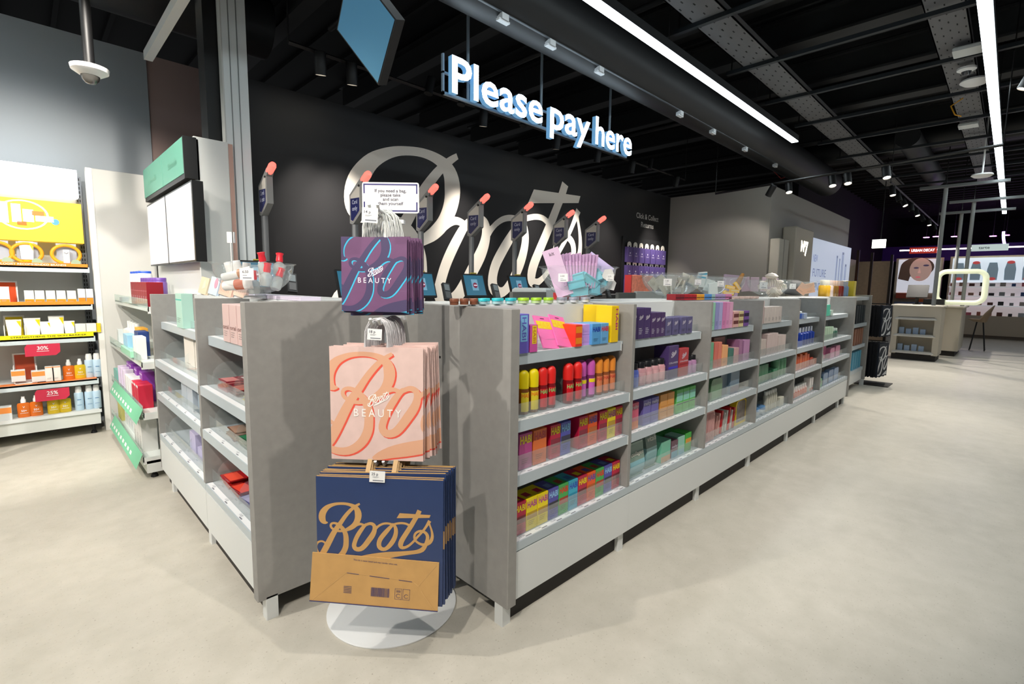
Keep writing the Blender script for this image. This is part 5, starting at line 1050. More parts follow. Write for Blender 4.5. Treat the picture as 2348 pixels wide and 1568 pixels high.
for i, (y, c, n_, w_) in enumerate(((4.0, (232, 214, 184), 'cream booklet', .2), (3.74, (200, 216, 232), 'pale blue booklet with pink dot', .2), (3.46, (228, 186, 168), 'peach booklet with ruled lines', .26), (3.17, (230, 190, 174), 'peach booklet nearest the clear bowl', .22))):
    mb = MB().box(-w_/2, 0, 0, w_/2, .014, .118, M(c, .45))
    if i == 0: mb.prism([(-.02, .03), (.05, .05), (.03, .105), (-.01, .09)], -.001, 0, M((244, 230, 200), .45))
    if i == 1: mb.lathe([(.001, 0), (.035, 0), (.035, .0008), (.001, .0008)], M((240, 150, 176), .45), n=16, T=Matrix.Translation((.04, -.001, .08)) @ Matrix.Rotation(PI/2, 4, 'X'))
    if i > 1:
        for k in range(6): mb.rect((0, -.0012, 0), (1, 0, 0), (0, 0, 1), -w_*.4+k*.034, .02, -w_*.4+.003+k*.034, .095-.015*(k % 3), M((110, 90, 84), .6))
    o = mb.build('booklet', None, None, (.90, y, ZT+.001)); o.rotation_euler = (-.25, .08, -PI/2); tag(o, '%s leaning on the left run top' % n_, 'booklet', None)
for i in range(5): put('carton', carton(.15, .1, .018, (214, 206, 224), patch=(236, 232, 242)), Fr(.92, 2.92, -PI/2), i*.155-.1, 0, ZT, 'flat lilac carton on the left run top%s' % place(i, 5, 'far', 'near'), 'box', 'flat lilac cartons on left run')

# ================================================================ LEFT WALL GONDOLA (sun care)
GX0, GX1, GY = -2.6, .44, 6.05
gt = thing('wall_gondola', 'white lit wall shelving of sun care at far left', 'shelving', (0, 0, 0))
MB().box(GX0, 6.46, .1, GX1, 6.5, 2.46, M((206, 206, 200), .5)).build('back_panel', gt)
mb = MB().box(GX1, 6.40, .08, GX1+.045, 6.5, 2.44, M((120, 124, 128), .4))
for k in range(58): mb.box(GX1+.006, 6.398, .12+k*.04, GX1+.014, 6.4, .145+k*.04, BLACK); mb.box(GX1+.024, 6.398, .12+k*.04, GX1+.032, 6.4, .145+k*.04, BLACK)
mb.build('slotted_upright', gt)
MB().box(GX0, 6.26, 2.225, GX1+.01, 6.44, 2.475, M((236, 246, 255), .5, emit=1.6, name='lightbox')).build('lightbox', gt)
mb = MB().box(GX0, 6.24, 1.80, GX1+.02, 6.40, 2.165, M((252, 204, 60), .5, emit=.32, name='yellow_header'))
e_ = M((255, 250, 240), .5, emit=.8); c0 = at_y(52, 492, 6.24)
for k in range(30):
    a0, a1 = k*2*PI/30, (k+1)*2*PI/30
    mb.quad((c0.x+math.cos(a0)*.17, 6.236, c0.z+math.sin(a0)*.13), (c0.x+math.cos(a1)*.17, 6.236, c0.z+math.sin(a1)*.13), (c0.x+math.cos(a1)*.155, 6.236, c0.z+math.sin(a1)*.118), (c0.x+math.cos(a0)*.155, 6.236, c0.z+math.sin(a0)*.118), e_)
for x0, z0, x1, z1, c in ((-.20, -.08, -.09, .10, (250, 250, 236)), (-.07, -.07, -.01, .09, (252, 250, 246)), (.0, -.06, .07, .05, (250, 246, 240)), (-.04, -.09, .02, -.06, (240, 110, 40)), (.06, .0, .14, .04, (240, 130, 60)), (.08, -.05, .2, .0, (250, 250, 250))): mb.box(c0.x+x0, 6.232, c0.z+z0, c0.x+x1, 6.238, c0.z+z1, M(c, .5, emit=.5))
mb.lathe([(.001, 0), (.027, 0), (.027, .002), (.001, .002)], M((90, 160, 226), .5, emit=.4), n=18, T=Matrix.Translation((c0.x+.21, 6.234, c0.z-.045)) @ Matrix.Rotation(PI/2, 4, 'X')); mb.build('header_panel', gt)
GZ = (1.574, 1.232, .935, .530)
for i, (z, yf) in enumerate(zip(GZ, (6.07, 6.06, 6.05, 6.05))):
    mb = MB().box(GX0, yf, z-.05, GX1+.03, yf+.008, z, M((206, 218, 222), .35)).box(GX0, yf, z-.016, GX1+.02, 6.46, z-.001, M((222, 226, 226), .4))
    if i in (0, 1): mb.box(GX0, yf-.003, z, GX1+.02, yf, z+.028, M((250, 146, 40), .5))
    if i == 0: mb.text('SHOP DERMATOLOGIST RECOMMENDED BRANDS', (.0, yf-.004, z+.006), (1, 0, 0), (0, 0, 1), .022, PAPERW, .01, wid=.62)
    if i == 2: mb.box(GX0, yf-.003, z, GX1+.02, yf, z+.035, M((246, 232, 20), .5)).text('STRENGTHENS THE SKIN BARRIER', (.16, yf-.004, z+.01), (1, 0, 0), (0, 0, 1), .02, M((40, 40, 20), .5), .006, wid=.5)
    if i == 3: mb.box(GX0, yf, z, GX1+.02, yf+.12, z+.002, M((246, 140, 70), .5))
    mb.build('shelf', gt)
MB().box(GX0, 6.0, .105, GX1+.02, 6.46, .235, M((214, 218, 214), .45)).box(GX0, 5.985, .215, GX1+.03, 6.0, .245, M((226, 230, 230), .4)).build('base_deck', gt)
for x in (GX0+.1, GX1-.03): MB().lathe([(.001, 0), (.025, 0), (.02, .02), (.012, .03), (.012, .105), (.001, .105)], BLACK, (x, 6.1, 0), 12).build('foot', gt)
GF = Fr(0, 0)
def gx(px, py=700): return at_y(px, py, 6.12).x
for i, (px, w) in enumerate(((69, .062), (93, .062), (118, .062), (142, .062), (166, .062))):
    put('carton', carton(w, .06, .125, (236, 236, 232), bands=((0, .36, (250, 150, 30)), (.36, .39, (230, 190, 40)), (.88, .97, (240, 236, 226))), lines=2), GF, gx(px), 6.1, GZ[1]+.001, 'white and orange sun care carton%s, left wall shelving' % place(i, 5), 'box', 'sun care cartons on left wall')
for i, px in enumerate((189, 207)): put('carton', carton(.052, .06, .142, (238, 238, 236), bands=((0, .40, (250, 146, 30)), (.4, .42, (90, 80, 90)))), GF, gx(px), 6.1, GZ[1]+.001, 'taller white and orange carton%s, beside slotted upright' % place(i, 2), 'box', 'tall sun care cartons')
def tray(px0, px1, col, z, h, lab, inner):
    x0, x1 = gx(px0), gx(px1); t = MB().box(x0, 6.10, z, x1, 6.30, z+.006, PAPERW).box(x0, 6.28, z, x1, 6.30, z+h, PAPERW).box(x0+.012, 6.276, z+.012, x1-.012, 6.28, z+h-.012, M(col, .5)).box(x0, 6.1, z, x0+.006, 6.3, z+h*.6, PAPERW).box(x1-.006, 6.1, z, x1, 6.3, z+h*.6, PAPERW)
    tag(t.build('display_tray'), lab, 'display tray'); return (x0+x1)/2
xm = tray(-20, 44, (226, 84, 26), GZ[1]+.001, .205, 'orange backed display tray at left on upper sun shelf', None)
put('carton', carton(.062, .05, .15, (238, 238, 234), bands=((0, .28, (246, 150, 40)),), lines=2), GF, xm, 6.13, GZ[1]+.008, 'white sun care carton standing in the orange tray', 'box', None)
xm = tray(3, 53, (250, 222, 0), GZ[2]+.001, .195, 'yellow backed display tray at left on middle shelf', None)
def suntube(w, h, cap):
    def f():
        mb = MB(); P = [(-w*.40, .02), (w*.40, .02), (w/2, h), (-w/2, h)]
        mb.add([(-w*.4, 0, .02), (w*.4, 0, .02), (w/2, .022, h), (-w/2, .022, h), (-w*.4, .045, .02), (w*.4, .045, .02), (w/2, .026, h), (-w/2, .026, h)], [(0, 1, 2, 3), (5, 4, 7, 6), (1, 5, 6, 2), (4, 0, 3, 7), (3, 2, 6, 7)], M((244, 244, 238), .4))
        mb.add([(w*.18, .006+.0, h*.92), (w*.46, .0175, h*.92), (w*.43, .008, h*.55)], [(0, 1, 2)], M((250, 220, 20), .4)); mb.rect((0, -.001, 0), (1, 0, 0), (0, .14, 1), -.2*w, h*.4, -.02*w, h*.42, M((120, 170, 200), .5))
        c = MB().lathe([(.001, 0), (w*.40, 0), (w*.40, .02), (.001, .02)], M(cap, .4), n=14, c=(0, .024, 0), sy=.55).mesh('cap', 40); return mb.mesh('sun_tube'), c
    return cached(('st', w, h, cap), f)
for i, (px, w, h) in enumerate(((27, .10, .16), (70, .11, .17), (100, .078, .135), (126, .108, .185), (155, .078, .135))):
    b_, c_ = suntube(w, h, (250, 216, 0)); o = link('sun_cream_tube', b_, None, (gx(px), 6.12, GZ[2]+.008)); link('cap', c_, o); tag(o, 'white sun cream tube with yellow cap%s, left wall shelving' % place(i, 5), 'tube', 'sun cream tubes on left wall')
for i, (px, w, c) in enumerate(((181, .078, (238, 238, 230)), (204, .078, (238, 238, 230)), (222, .03, (246, 206, 30)))): put('carton', carton(w, .06, .085, c, bands=((.0, .12, (248, 220, 20)),)), GF, gx(px), 6.10, GZ[2]+.03, 'small cream carton with yellow base%s, left wall shelving' % place(i, 3), 'box', 'small cream cartons on left wall')
xm = tray(15, 71, (190, 78, 44), GZ[3]+.003, .255, 'rust backed display tray at left on lower shelf', None)
for i, (px, zz) in enumerate(((43, .03), (89, .012))): put('carton', carton(.09, .07, .10, (222, 224, 224), bands=((.5, .92, (246, 150, 70)),)), GF, gx(px, 870), 6.09, GZ[3]+zz, 'grey square carton with orange top band%s' % place(i, 2), 'box', 'grey and orange square cartons')
for i, px in enumerate((114, 130)): put('carton', carton(.058, .06, .135, (232, 232, 226), bands=((.92, .98, (240, 150, 80)),), lines=2), GF, gx(px, 860), 6.09, GZ[3]+.006, 'plain white carton with orange rim%s' % place(i, 2), 'box', 'plain white cartons on lower left shelf')
def spray(body, capc, w, h, sq):
    def f():
        n = 18; b = MB().lathe([(.001, 0), (w*.94, 0), (w, .006), (w, h*.60), (w*.86, h*.68), (w*.4, h*.70), (.001, h*.70)], M(body, .2), n=n, c=(0, w*sq, 0), sy=sq)
        b.text('V', (0, -.001, h*.46), (1, 0, 0), (0, 0, 1), h*.12, PAPERW, .01); b.text('50+', (0, -.001, h*.28), (1, 0, 0), (0, 0, 1), h*.13, PAPERW, .01); b.rect((0, -.001, 0), (1, 0, 0), (0, 0, 1), -w*.6, h*.2, w*.6, h*.215, PAPERW)
        c = MB().lathe([(.001, h*.70), (w*.42, h*.70), (w*.42, h*.84), (w*.30, h*.88), (w*.26, h), (.001, h)], M(capc, .35), n=14, c=(0, w*sq, 0)); return b.mesh('body', 50), c.mesh('cap', 40)
    return cached(('spray', body, w, h), f)
OR_, YE_ = spray((214, 110, 34), (240, 240, 238), .043, .185, .55), spray((216, 186, 40), (240, 240, 238), .043, .185, .55)
def slim(): 
    def f(): 
        b = MB().lathe([(.001, 0), (.032, 0), (.034, .005), (.034, .16), (.030, .168), (.001, .168)], M((190, 216, 234), .3), n=18, c=(0, .034, 0)); b.rect((0, -.0006, 0), (1, 0, 0), (0, 0, 1), -.014, .10, .014, .106, M((80, 130, 180), .4)); b.rect((0, -.0006, 0), (1, 0, 0), (0, 0, 1), -.017, .05, .017, .054, M((120, 160, 200), .4))
        return b.mesh('body', 50), MB().lathe([(.001, .168), (.024, .168), (.024, .20), (.019, .225), (.001, .226)], M((240, 240, 238), .35), n=14, c=(0, .034, 0)).mesh('cap', 40)
    return cached('slim', f)
BLU = slim()
for row_, z, items in (('lower shelf', GZ[3]+.003, (('amber', OR_, 159), ('golden', YE_, 185), ('pale blue', BLU, 207), ('pale blue', BLU, 225))), ('base deck', .236, (('amber', OR_, 54), ('amber', OR_, 83), ('golden', YE_, 123), ('golden', YE_, 150), ('pale blue', BLU, 183), ('pale blue', BLU, 207), ('pale blue', BLU, 224)))):
    for i, (n_, (b_, c_), px) in enumerate(items):
        same = [k for k in range(len(items)) if items[k][0] == n_]; x = at_y(px, 860 if z > .4 else 930, 6.12 if z > .4 else 6.08).x
        o = link('spray_bottle', b_, None, (x, 6.12 if z > .4 else 6.08, z)); link('cap', c_, o); tag(o, '%s spray bottle with white cap%s, %s, left wall' % (n_, place(same.index(i), len(same)), row_), 'bottle', 'spray bottles on left wall')
put('carton', carton(.10, .07, .12, (218, 222, 222), bands=((.5, .92, (246, 150, 70)),)), GF, at_y(10, 960, 6.05).x, 6.05, .236, 'grey and orange carton on the base deck at far left', 'box', None)
for i, (px, txt, z, lab) in enumerate(((88, '30%', .88, 'upper red discount label hanging under a left wall shelf'), (101, '25%', .47, 'lower red discount label hanging under a left wall shelf'))):
    x = gx(px); mb = MB().prism([(x-.115, z-.10), (x+.085, z-.10), (x+.115, z-.07), (x+.115, z+.005), (x-.10, z+.005), (x-.115, z-.02)], 6.035, 6.04, M((206, 44, 74), .5)); mb.text(txt, (x, 6.033, z-.045), (1, 0, 0), (0, 0, 1), .045, PAPERW, .012); mb.rect((0, 6.033, 0), (1, 0, 0), (0, 0, 1), x-.04, z-.06, x+.04, z-.056, PAPERW)
    tag(mb.build('shelf_label'), lab, 'price label')
# ring displays on the top shelf
for i, px in enumerate((-9, 61, 152)):
    x = gx(px, 570); t = thing('ring_display', 'orange ring display stand on the top sun shelf%s' % place(i, 3), 'display stand', (x, 6.2, GZ[0]), 0, 'orange ring displays')
    mb = MB(); om = M((252, 176, 30), .45); n = 40
    for s in range(1):
        pts = [(math.cos(2*PI*k/n)*.098, 0, .115+math.sin(2*PI*k/n)*.082) for k in range(n+1)]; mb.tube(pts, .014, om, 8, False)
    mb.build('ring', t, 60); MB().box(-.065, .03, 0, .075, .035, .215, M((190, 200, 214), .3)).box(-.06, -.05, -.0, .09, .05, .006, M((200, 208, 220), .3)).build('backing', t)
    MB().box(-.035, -.03, .006, .04, .02, .035, M((250, 120, 40), .4)).build('plinth', t); MB().lathe([(.001, 0), (.035, 0), (.035, .004), (.001, .004)], M((170, 190, 160), .4), n=20, T=Matrix.Translation((.06, -.045, .035)) @ Matrix.Rotation(PI/2, 4, 'X')).build('badge', t)
    if i: 
        if i == 1: b_, c_ = suntube(.095, .18, (250, 190, 0)); o = link('sun_cream_tube', b_, None, (x, 6.175, GZ[0]+.036)); link('cap', c_, o); tag(o, 'white sun cream tube standing inside the left ring display', 'tube')
        else: put('carton', carton(.045, .03, .12, (240, 238, 236), text=('V', (60, 60, 70), .7, .14)), GF, x, 6.175, GZ[0]+.036, 'slim white carton inside the right ring display', 'box', None)
tag(MB().box(-.42, 5.6, .1, -.28, 5.62, 1.25, M((250, 150, 30), .5)).box(-.42, 5.595, .12, -.293, 5.6, 1.24, PAPERW).build('hanging_banner'), 'orange edged white banner at the left picture edge', 'banner')
# white back wall panel between gondolas
tag(MB().bbox(.50, 6.12, 0, 1.0, 6.2, 2.49, M((208, 207, 202), .5)).box(.5, 6.115, 0, .545, 6.12, 2.49, M((238, 236, 230), .45)).build('white_end_wall'), 'tall white end panel beside the sun care shelving', 'panel')

# ================================================================ SKIN HEALTH GONDOLA (faces the left aisle)
FC = Fr(.60, 6.08, -PI/2); WC = 1.73
ct = thing('aisle_gondola', 'white shelving with green lit headers, facing the left aisle', 'shelving', (.60, 6.08, 0), -PI/2)
WP = M((226, 228, 224), .45)
MB().box(0, .40, .1, WC, .43, 2.2, WP).build('back_panel', ct); MB().bbox(WC+.02, .37, 0, WC+.05, .60, 2.51, WP).box(WC+.021, .60, 0, WC+.05, .63, 2.5, M((196, 160, 146), .5)).box(WC, .06, .15, WC+.02, .4, 1.25, WP).build('end_panel', ct)
GH = M((96, 162, 140), .5, emit=.04, name='green_header')
for i, (u0, u1) in enumerate(((.2, 1.04), (1.05, 1.78))):
    MB().box(u0, .30, 2.235, u1, .34, 2.49, GH).build('header_light', ct)
MB().box(.2, .305, 2.20, 1.78, .40, 2.235, M((40, 42, 44), .5)).box(.2, .34, 2.235, 1.78, .40, 2.49, M((40, 42, 44), .5)).box(1.78, .3, 2.2, 1.80, .385, 2.495, BLACK).build('header_frame', ct)
mb = MB().text('Skin health', (1.42, .298, 2.33), (1, 0, 0), (0, 0, 1), .07, M((96, 160, 136), .5), .0); mb.text('Skin health', (.62, .298, 2.33), (1, 0, 0), (0, 0, 1), .07, M((110, 180, 154), .5), .0); mb.build('header_lettering', ct)
PM = M((226, 222, 224), .3, emit=.28, noise=.12, nscale=3)
for u0, u1 in ((.18, 1.0), (1.02, 1.90)): MB().box(u0, .315, 1.60, u1, .35, 2.17, M((14, 30, 34), .4)).box(u0+.012, .313, 1.612, u1-.012, .316, 2.158, PM).build('graphic_panel', ct)
MB().box(1.90, .315, 1.60, 1.92, .385, 2.17, BLACK).build('panel_side', ct)
ZC = (1.27, .87, .50, .17)
for i, z in enumerate(ZC):
    v0 = (.04, -.02, -.03, -.05)[i]
    mb = MB().box(0, v0, z-.035, WC, v0+.006, z, M((206, 216, 210), .3)).box(0, v0, z-.012, WC, .4, z, M((224, 230, 226), .35)).box(WC-.02, v0, z-.05, WC, .4, z-.012, WP); mb.build('shelf', ct)
    mb = MB().box(0, v0-.001, z-.01, WC, v0, z+.055, M((200, 226, 216), .1, alpha=.3)); mb.build('glass_front', ct)
    if i > 1:
        mb = MB().add([(.25, v0-.045, z-.075), (WC, v0-.045, z-.075), (WC, v0-.002, z+.03), (.25, v0-.002, z+.03)], [(0, 1, 2, 3)], M((120, 200, 160), .5))
        for k in range(9): u = .30+k*.13; mb.add([(u, v0-.040, z-.065), (u+.07, v0-.040, z-.065), (u+.07, v0-.026, z-.025), (u, v0-.026, z-.025)], [(0, 1, 2, 3)], PAPERW)
        mb.build('ticket_rail', ct)
MB().box(0, -.03, .05, WC, .4, .14, WP).build('base_deck', ct)
for u in (.06, WC-.06): MB().lathe([(.001, 0), (.025, 0), (.02, .02), (.01, .03), (.01, .06), (.001, .06)], BLACK, (u, .02, 0), 12).build('foot', ct)
CN = 'left aisle shelving'
def crow(z, v0, items):
    runs = {}
    for it in items: runs.setdefault(it[0], []).append(it)
    for d, L in runs.items():
        for i, it in enumerate(L):
            put(it[4] if len(it) > 4 else 'carton', it[1], FC, it[2]+.10, it[3]+v0, z+.001, '%s%s, %s' % (d, place(i, len(L), 'far', 'near'), CN), it[5] if len(it) > 5 else 'box', '%s on the left aisle shelving, z%s' % (cat_pl(it[5] if len(it) > 5 else 'box'), 'abcd'[ZC.index(z)]) if 0 else 'goods on the left aisle shelving', kids=it[6] if len(it) > 6 else ())
crow(ZC[0], .04, [('deep red carton with white lines', carton(.085, .10, .175, (140, 20, 36), lines=5, bands=((.62, .64, (190, 120, 130)),)), .96+i*.089, .0) for i in range(8)] +
     [('purple pump bottle', jar_meshes('pp', (116, 84, 156), (100, 66, 150), .045, .18, .03, .9)[0], .72+i*.1, .09, 'pump_bottle', 'bottle', jar_meshes('pp', (116, 84, 156), (100, 66, 150), .045, .18, .03, .9)[1]) for i in range(7)] +
     [('white refill pack with blue lid', jar_meshes('rf', (226, 230, 232), (40, 90, 200), .055, .25, .02, .9)[0], .18+i*.14, .09, 'refill_pack', 'bottle', jar_meshes('rf', (226, 230, 232), (40, 90, 200), .055, .25, .02, .9)[1]) for i in range(4)] + [('slim silver carton', carton(.16, .05, .035, (150, 154, 176)), .30, .0)])
wp = jar_meshes('wp', (226, 228, 226), (232, 234, 232), .05, .16, .06, .35)
crow(ZC[1], -.02, [('large white pump bottle', wp[0], .30+i*.14, .06, 'pump_bottle', 'bottle', wp[1]) for i in range(4)] + [('amber and white carton', carton(.10, .06, .2, (232, 170, 60), bands=((0, .5, (196, 220, 236)),)), .86+i*.11, .08) for i in range(2)] +
     [('light blue carton', carton(.07, .06, .15, (150, 196, 222), lines=3), .84+i*.08, .0) for i in range(3)] + [('dark blue carton', carton(.09, .07, .19, (30, 56, 116), lines=3), 1.12+i*.1, .04) for i in range(2)] + [('pale green tray', carton(.5, .05, .05, (150, 206, 176)), 1.05, -.02)] + [('white folded carton', carton(.08, .06, .17, (228, 230, 228), lines=3), 1.34+i*.09, .0) for i in range(2)] + [('clear box', carton(.10, .05, .13, (214, 222, 222)), .10+i*.0, .04) for i in range(1)])
crow(ZC[2], -.03, [('purple carton', carton(.12, .08, .24, (136, 60, 170), bands=((.9, .94, (220, 200, 230)),)), u, .06) for u in (.50, .64, .92, 1.18)] + [('white carton with purple edge', carton(.05, .07, .20, (218, 206, 226), lines=3), u, .0) for u in (.42, .56, .72)] +
     [('white plain carton', carton(.10, .08, .18, (228, 228, 228), lines=3), .86+i*.12, .0) for i in range(3)] + [('crimson and white carton', carton(.09, .09, .175, (196, 30, 60), bands=((.0, .16, (230, 226, 226)), (.9, 1, (228, 226, 226))), lines=4), 1.2+i*.11, .0) for i in range(3)] + [('teal slim carton', carton(.05, .06, .14, (120, 180, 170)), .12+i*.07, .0) for i in range(3)])
crow(ZC[3], -.05, [('large white soft pack', rpack(.12, .17, (228, 234, 234)), .42+i*.14, .05, 'soft_pack', 'packet') for i in range(5)] + [('tall white printed carton', carton(.10, .10, .25, (226, 226, 222), lines=6), 1.18+i*.12, .02) for i in range(3)] + [('upper white refill pouch', rpack(.13, .2, (232, 236, 238)), .62+i*.15, .14, 'soft_pack', 'packet') for i in range(5)] + [('pale yellow bottle box', carton(.05, .06, .16, (206, 200, 120)), .12+i*.08, .03) for i in range(3)])

# ================================================================ BEYOND: pillar, lightbox, far displays
t = thing('brand_pillar', 'beige pillar with glowing No7 lettering beside the lightbox', 'pillar', (9.28, 2.62, 0))
MB().bbox(0, 0, 0, 1.0, .22, 2.52, M((176, 168, 154), .6), .02).build('column', t)
MB().text('N', (.38, -.004, 2.12), (1, 0, 0), (0, 0, 1), .26, M((255, 250, 235), .5, emit=4.), .02, depth=.0).text('º', (.50, -.004, 2.12), (1, 0, 0), (0, 0, 1), .2, M((255, 250, 235), .5, emit=4.), .02).text('7', (.60, -.004, 2.06), (1, 0, 0), (0, 0, 1), .34, M((255, 250, 235), .5, emit=4.), .02).build('glowing_lettering', t)
tag(MB().bbox(8.72, 2.70, 0, 9.2, 2.845, 2.28, M((186, 180, 168), .6), .01).box(8.94, 2.695, 0, 8.95, 2.70, 2.28, M((120, 116, 108), .6)).build('beige_panel'), 'beige double panel against the corner of the grey wall', 'panel')
t = thing('wall_lightbox', 'large pale blue lit poster on the grey wall', 'lightbox', (10.35, 2.72, 0))
MB().box(0, 0, .9, 3.45, .12, 2.44, M((206, 216, 238), .5, emit=.30, name='lightbox_blue')).build('poster', t)
mb = MB(); bm = M((140, 156, 190), .5, emit=.12)
mb.text('NEW', (.55, -.004, 2.0), (1, 0, 0), (0, 0, 1), .20, bm, 0, wid=.3).text('FUTURE', (.9, -.004, 1.72), (1, 0, 0), (0, 0, 1), .22, bm, 0, wid=.95).text('RENEW', (.85, -.004, 1.45), (1, 0, 0), (0, 0, 1), .22, bm, 0, wid=.8)
for x, w, h in ((2.15, .10, 1.25), (2.4, .07, 1.2), (2.62, .16, 1.35), (2.95, .14, 1.1)): mb.rect((0, -.004, 0), (1, 0, 0), (0, 0, 1), x, .95, x+w, .95+h, bm); mb.rect((0, -.005, 0), (1, 0, 0), (0, 0, 1), x+.02, 1.0, x+w-.02, .9+h, M((178, 192, 222), .5, emit=.25))
mb.build('print', t)
tag(MB().box(14.1, 2.9, 0, 14.2, 3.6, 2.2, M((240, 130, 40), .5, emit=.4)).build('lit_poster'), 'narrow orange lit panel at the end of the grey wall', 'panel')
for i, (x0, x1, y) in enumerate(((17.8, 17.9, 2.48), (15.4, 15.45, 2.85), (16.6, 16.65, 2.75))):
    tag(MB().box(x0, y, 0, x1, y+.06, 2.5, BLACK).build('black_upright'), 'thin black upright among the wooden panels%s' % place(i, 3), 'upright', 'black uprights by the wooden panels')
tag(MB().box(18, 2.5, 0, 18.1, 4.0, 2.33, WOOD).build('wood_panel'), 'tall pale wooden wall panel in the far background', 'panel'); tag(MB().box(15, 3.3, 0, 17.5, 3.38, 2.35, WOOD).build('wood_panel'), 'pale wooden side panel behind the far end of the run', 'panel')
tag(MB().bbox(9.7, 1.9, 0, 10.1, 2.3, 1.62, M((226, 214, 186), .5), .05).build('cream_unit_top'), 'cream rounded unit top behind the far bottles', 'unit')
tag(MB().box(13.9, 2.1, 2.43, 13.95, 2.35, 2.62, M((240, 246, 230), .5, emit=3)).tube([(13.925, 2.2, 2.62), (13.925, 2.2, 4.7)], .01, BLACK, 6).build('small_sign'), 'small glowing white square sign above the far aisle', 'sign')
DX = 22.
t = thing('makeup_display', 'far makeup display with portrait poster and dark sign', 'display', (DX, 0, 0))
MB().box(.25, 1.72, 0, .4, 3.0, 2.62, WOOD).build('frame', t)
mb = MB().box(.2, 1.8, 1.42, .24, 2.92, 2.58, M((232, 234, 246), .5, emit=.4)); sk, hr = M((214, 178, 166), .5, emit=.25), M((112, 88, 78), .5, emit=.12)
def disc(mb, y, z, ry, rz_, x, m, n=24): mb.add([(x, y+math.cos(2*PI*k/n)*ry, z+math.sin(2*PI*k/n)*rz_) for k in range(n)], [tuple(range(n))], m)
disc(mb, 2.40, 2.30, .46, .34, .195, hr); mb.add([(.194, 2.86, 2.3), (.194, 2.9, 1.9), (.194, 2.6, 1.82), (.194, 2.5, 2.3)], [(0, 1, 2, 3)], hr); disc(mb, 2.30, 2.22, .30, .40, .192, sk)
disc(mb, 2.42, 2.28, .07, .03, .19, M((90, 80, 110), .5, emit=.3)); disc(mb, 2.16, 2.36, .08, .03, .19, M((80, 70, 100), .5, emit=.3)); disc(mb, 2.35, 1.96, .07, .03, .19, M((200, 100, 110), .5, emit=.5)); mb.add([(.19, 2.33, 2.28), (.19, 2.37, 2.1), (.19, 2.28, 2.1)], [(0, 1, 2)], M((196, 150, 140), .5, emit=.5))
mb.build('portrait_poster', t)
MB().box(.1, 1.8, .85, .24, 2.92, .95, M((230, 236, 246), .5, emit=.8)).box(.05, 1.8, .95, .24, 2.92, 1.1, M((140, 150, 190), .5)).box(.1, 1.8, 1.1, .24, 2.3, 1.2, M((240, 120, 60), .5)).box(.1, 2.3, 1.22, .24, 2.9, 1.4, M((236, 110, 90), .5)).build('product_shelf', t)
MB().box(-.1, 1.9, 2.76, 0, 2.62, 2.96, M((216, 66, 50), .5, emit=.3)).text('URBAN DECAY', (-.105, 2.26, 2.82), (0, -1, 0), (0, 0, 1), .12, M((210, 236, 250), .5, emit=2), .02, wid=.62).build('header_sign', t)
MB().box(-.02, 1.3, 2.86, 0, 2.9, 2.9, M((250, 240, 225), .5, emit=5)).build('light_strip', t)
t = thing('makeup_display', 'long white lit makeup wall with shelves at far right', 'display', (DX, 0, 0))
MB().box(.25, -3.5, 0, .4, 1.55, 2.64, WOOD).build('frame', t)
mb = MB().box(.2, -3.4, 1.78, .24, 1.48, 2.58, M((226, 238, 250), .5, emit=.5)); gm, rm_ = M((150, 172, 188), .4, emit=.18), M((226, 90, 90), .4, emit=.25)
for i in range(12):
    y = 1.30-i*.40; mb.add([(.195, y-.12, 1.86), (.195, y+.12, 1.86), (.195, y+.13, 2.2), (.195, y+.09, 2.42), (.195, y-.09, 2.42), (.195, y-.13, 2.2)], [(0, 1, 2, 3, 4, 5)], gm); disc(mb, y, 2.42 if i % 2 else 1.9, .09, .05, .192, rm_)
mb.build('product_poster', t)
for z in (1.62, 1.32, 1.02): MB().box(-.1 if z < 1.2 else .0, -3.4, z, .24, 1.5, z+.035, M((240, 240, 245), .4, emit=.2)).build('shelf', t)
MB().box(-.2, -3.4, .1, .24, 1.5, .72, M((206, 192, 172), .5)).box(-.15, -3.4, 0, .24, 1.5, .1, M((120, 108, 96), .6)).build('drawer_base', t)
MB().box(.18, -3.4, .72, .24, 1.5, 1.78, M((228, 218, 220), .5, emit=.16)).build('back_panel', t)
MB().box(-.1, .2, 2.78, 0, 1.05, 2.98, M((226, 244, 240), .5, emit=.4)).text('tarte', (-.105, .75, 2.84), (0, -1, 0), (0, 0, 1), .13, M((60, 50, 70), .5), .01).build('header_sign', t)
MB().box(-.02, -3.5, 2.86, 0, 1.3, 2.9, M((250, 240, 225), .5, emit=5)).build('light_strip', t)
pal = [(206, 120, 100), (60, 60, 66), (60, 100, 170), (220, 170, 150), (190, 196, 204), (230, 120, 140), (120, 70, 60), (210, 200, 196)]
for r_, z in enumerate((1.66, 1.36, 1.06, .72)):
    for i in range(14):
        c = pal[(i*3+r_*5) % 8]; put('makeup_tester', carton(.13 if i % 3 else .09, .1, .09+.03*(i % 2), c), Fr(0, 0, PI/2*-1), -1.42+i*.24, DX-.02 if z > 1.2 else DX-.12, z, 'small makeup pack in the long white display, shelf %s%s' % (('one', 'two', 'three', 'four')[r_], place(i, 14)), 'makeup', 'makeup packs on the far display')
FIX = None
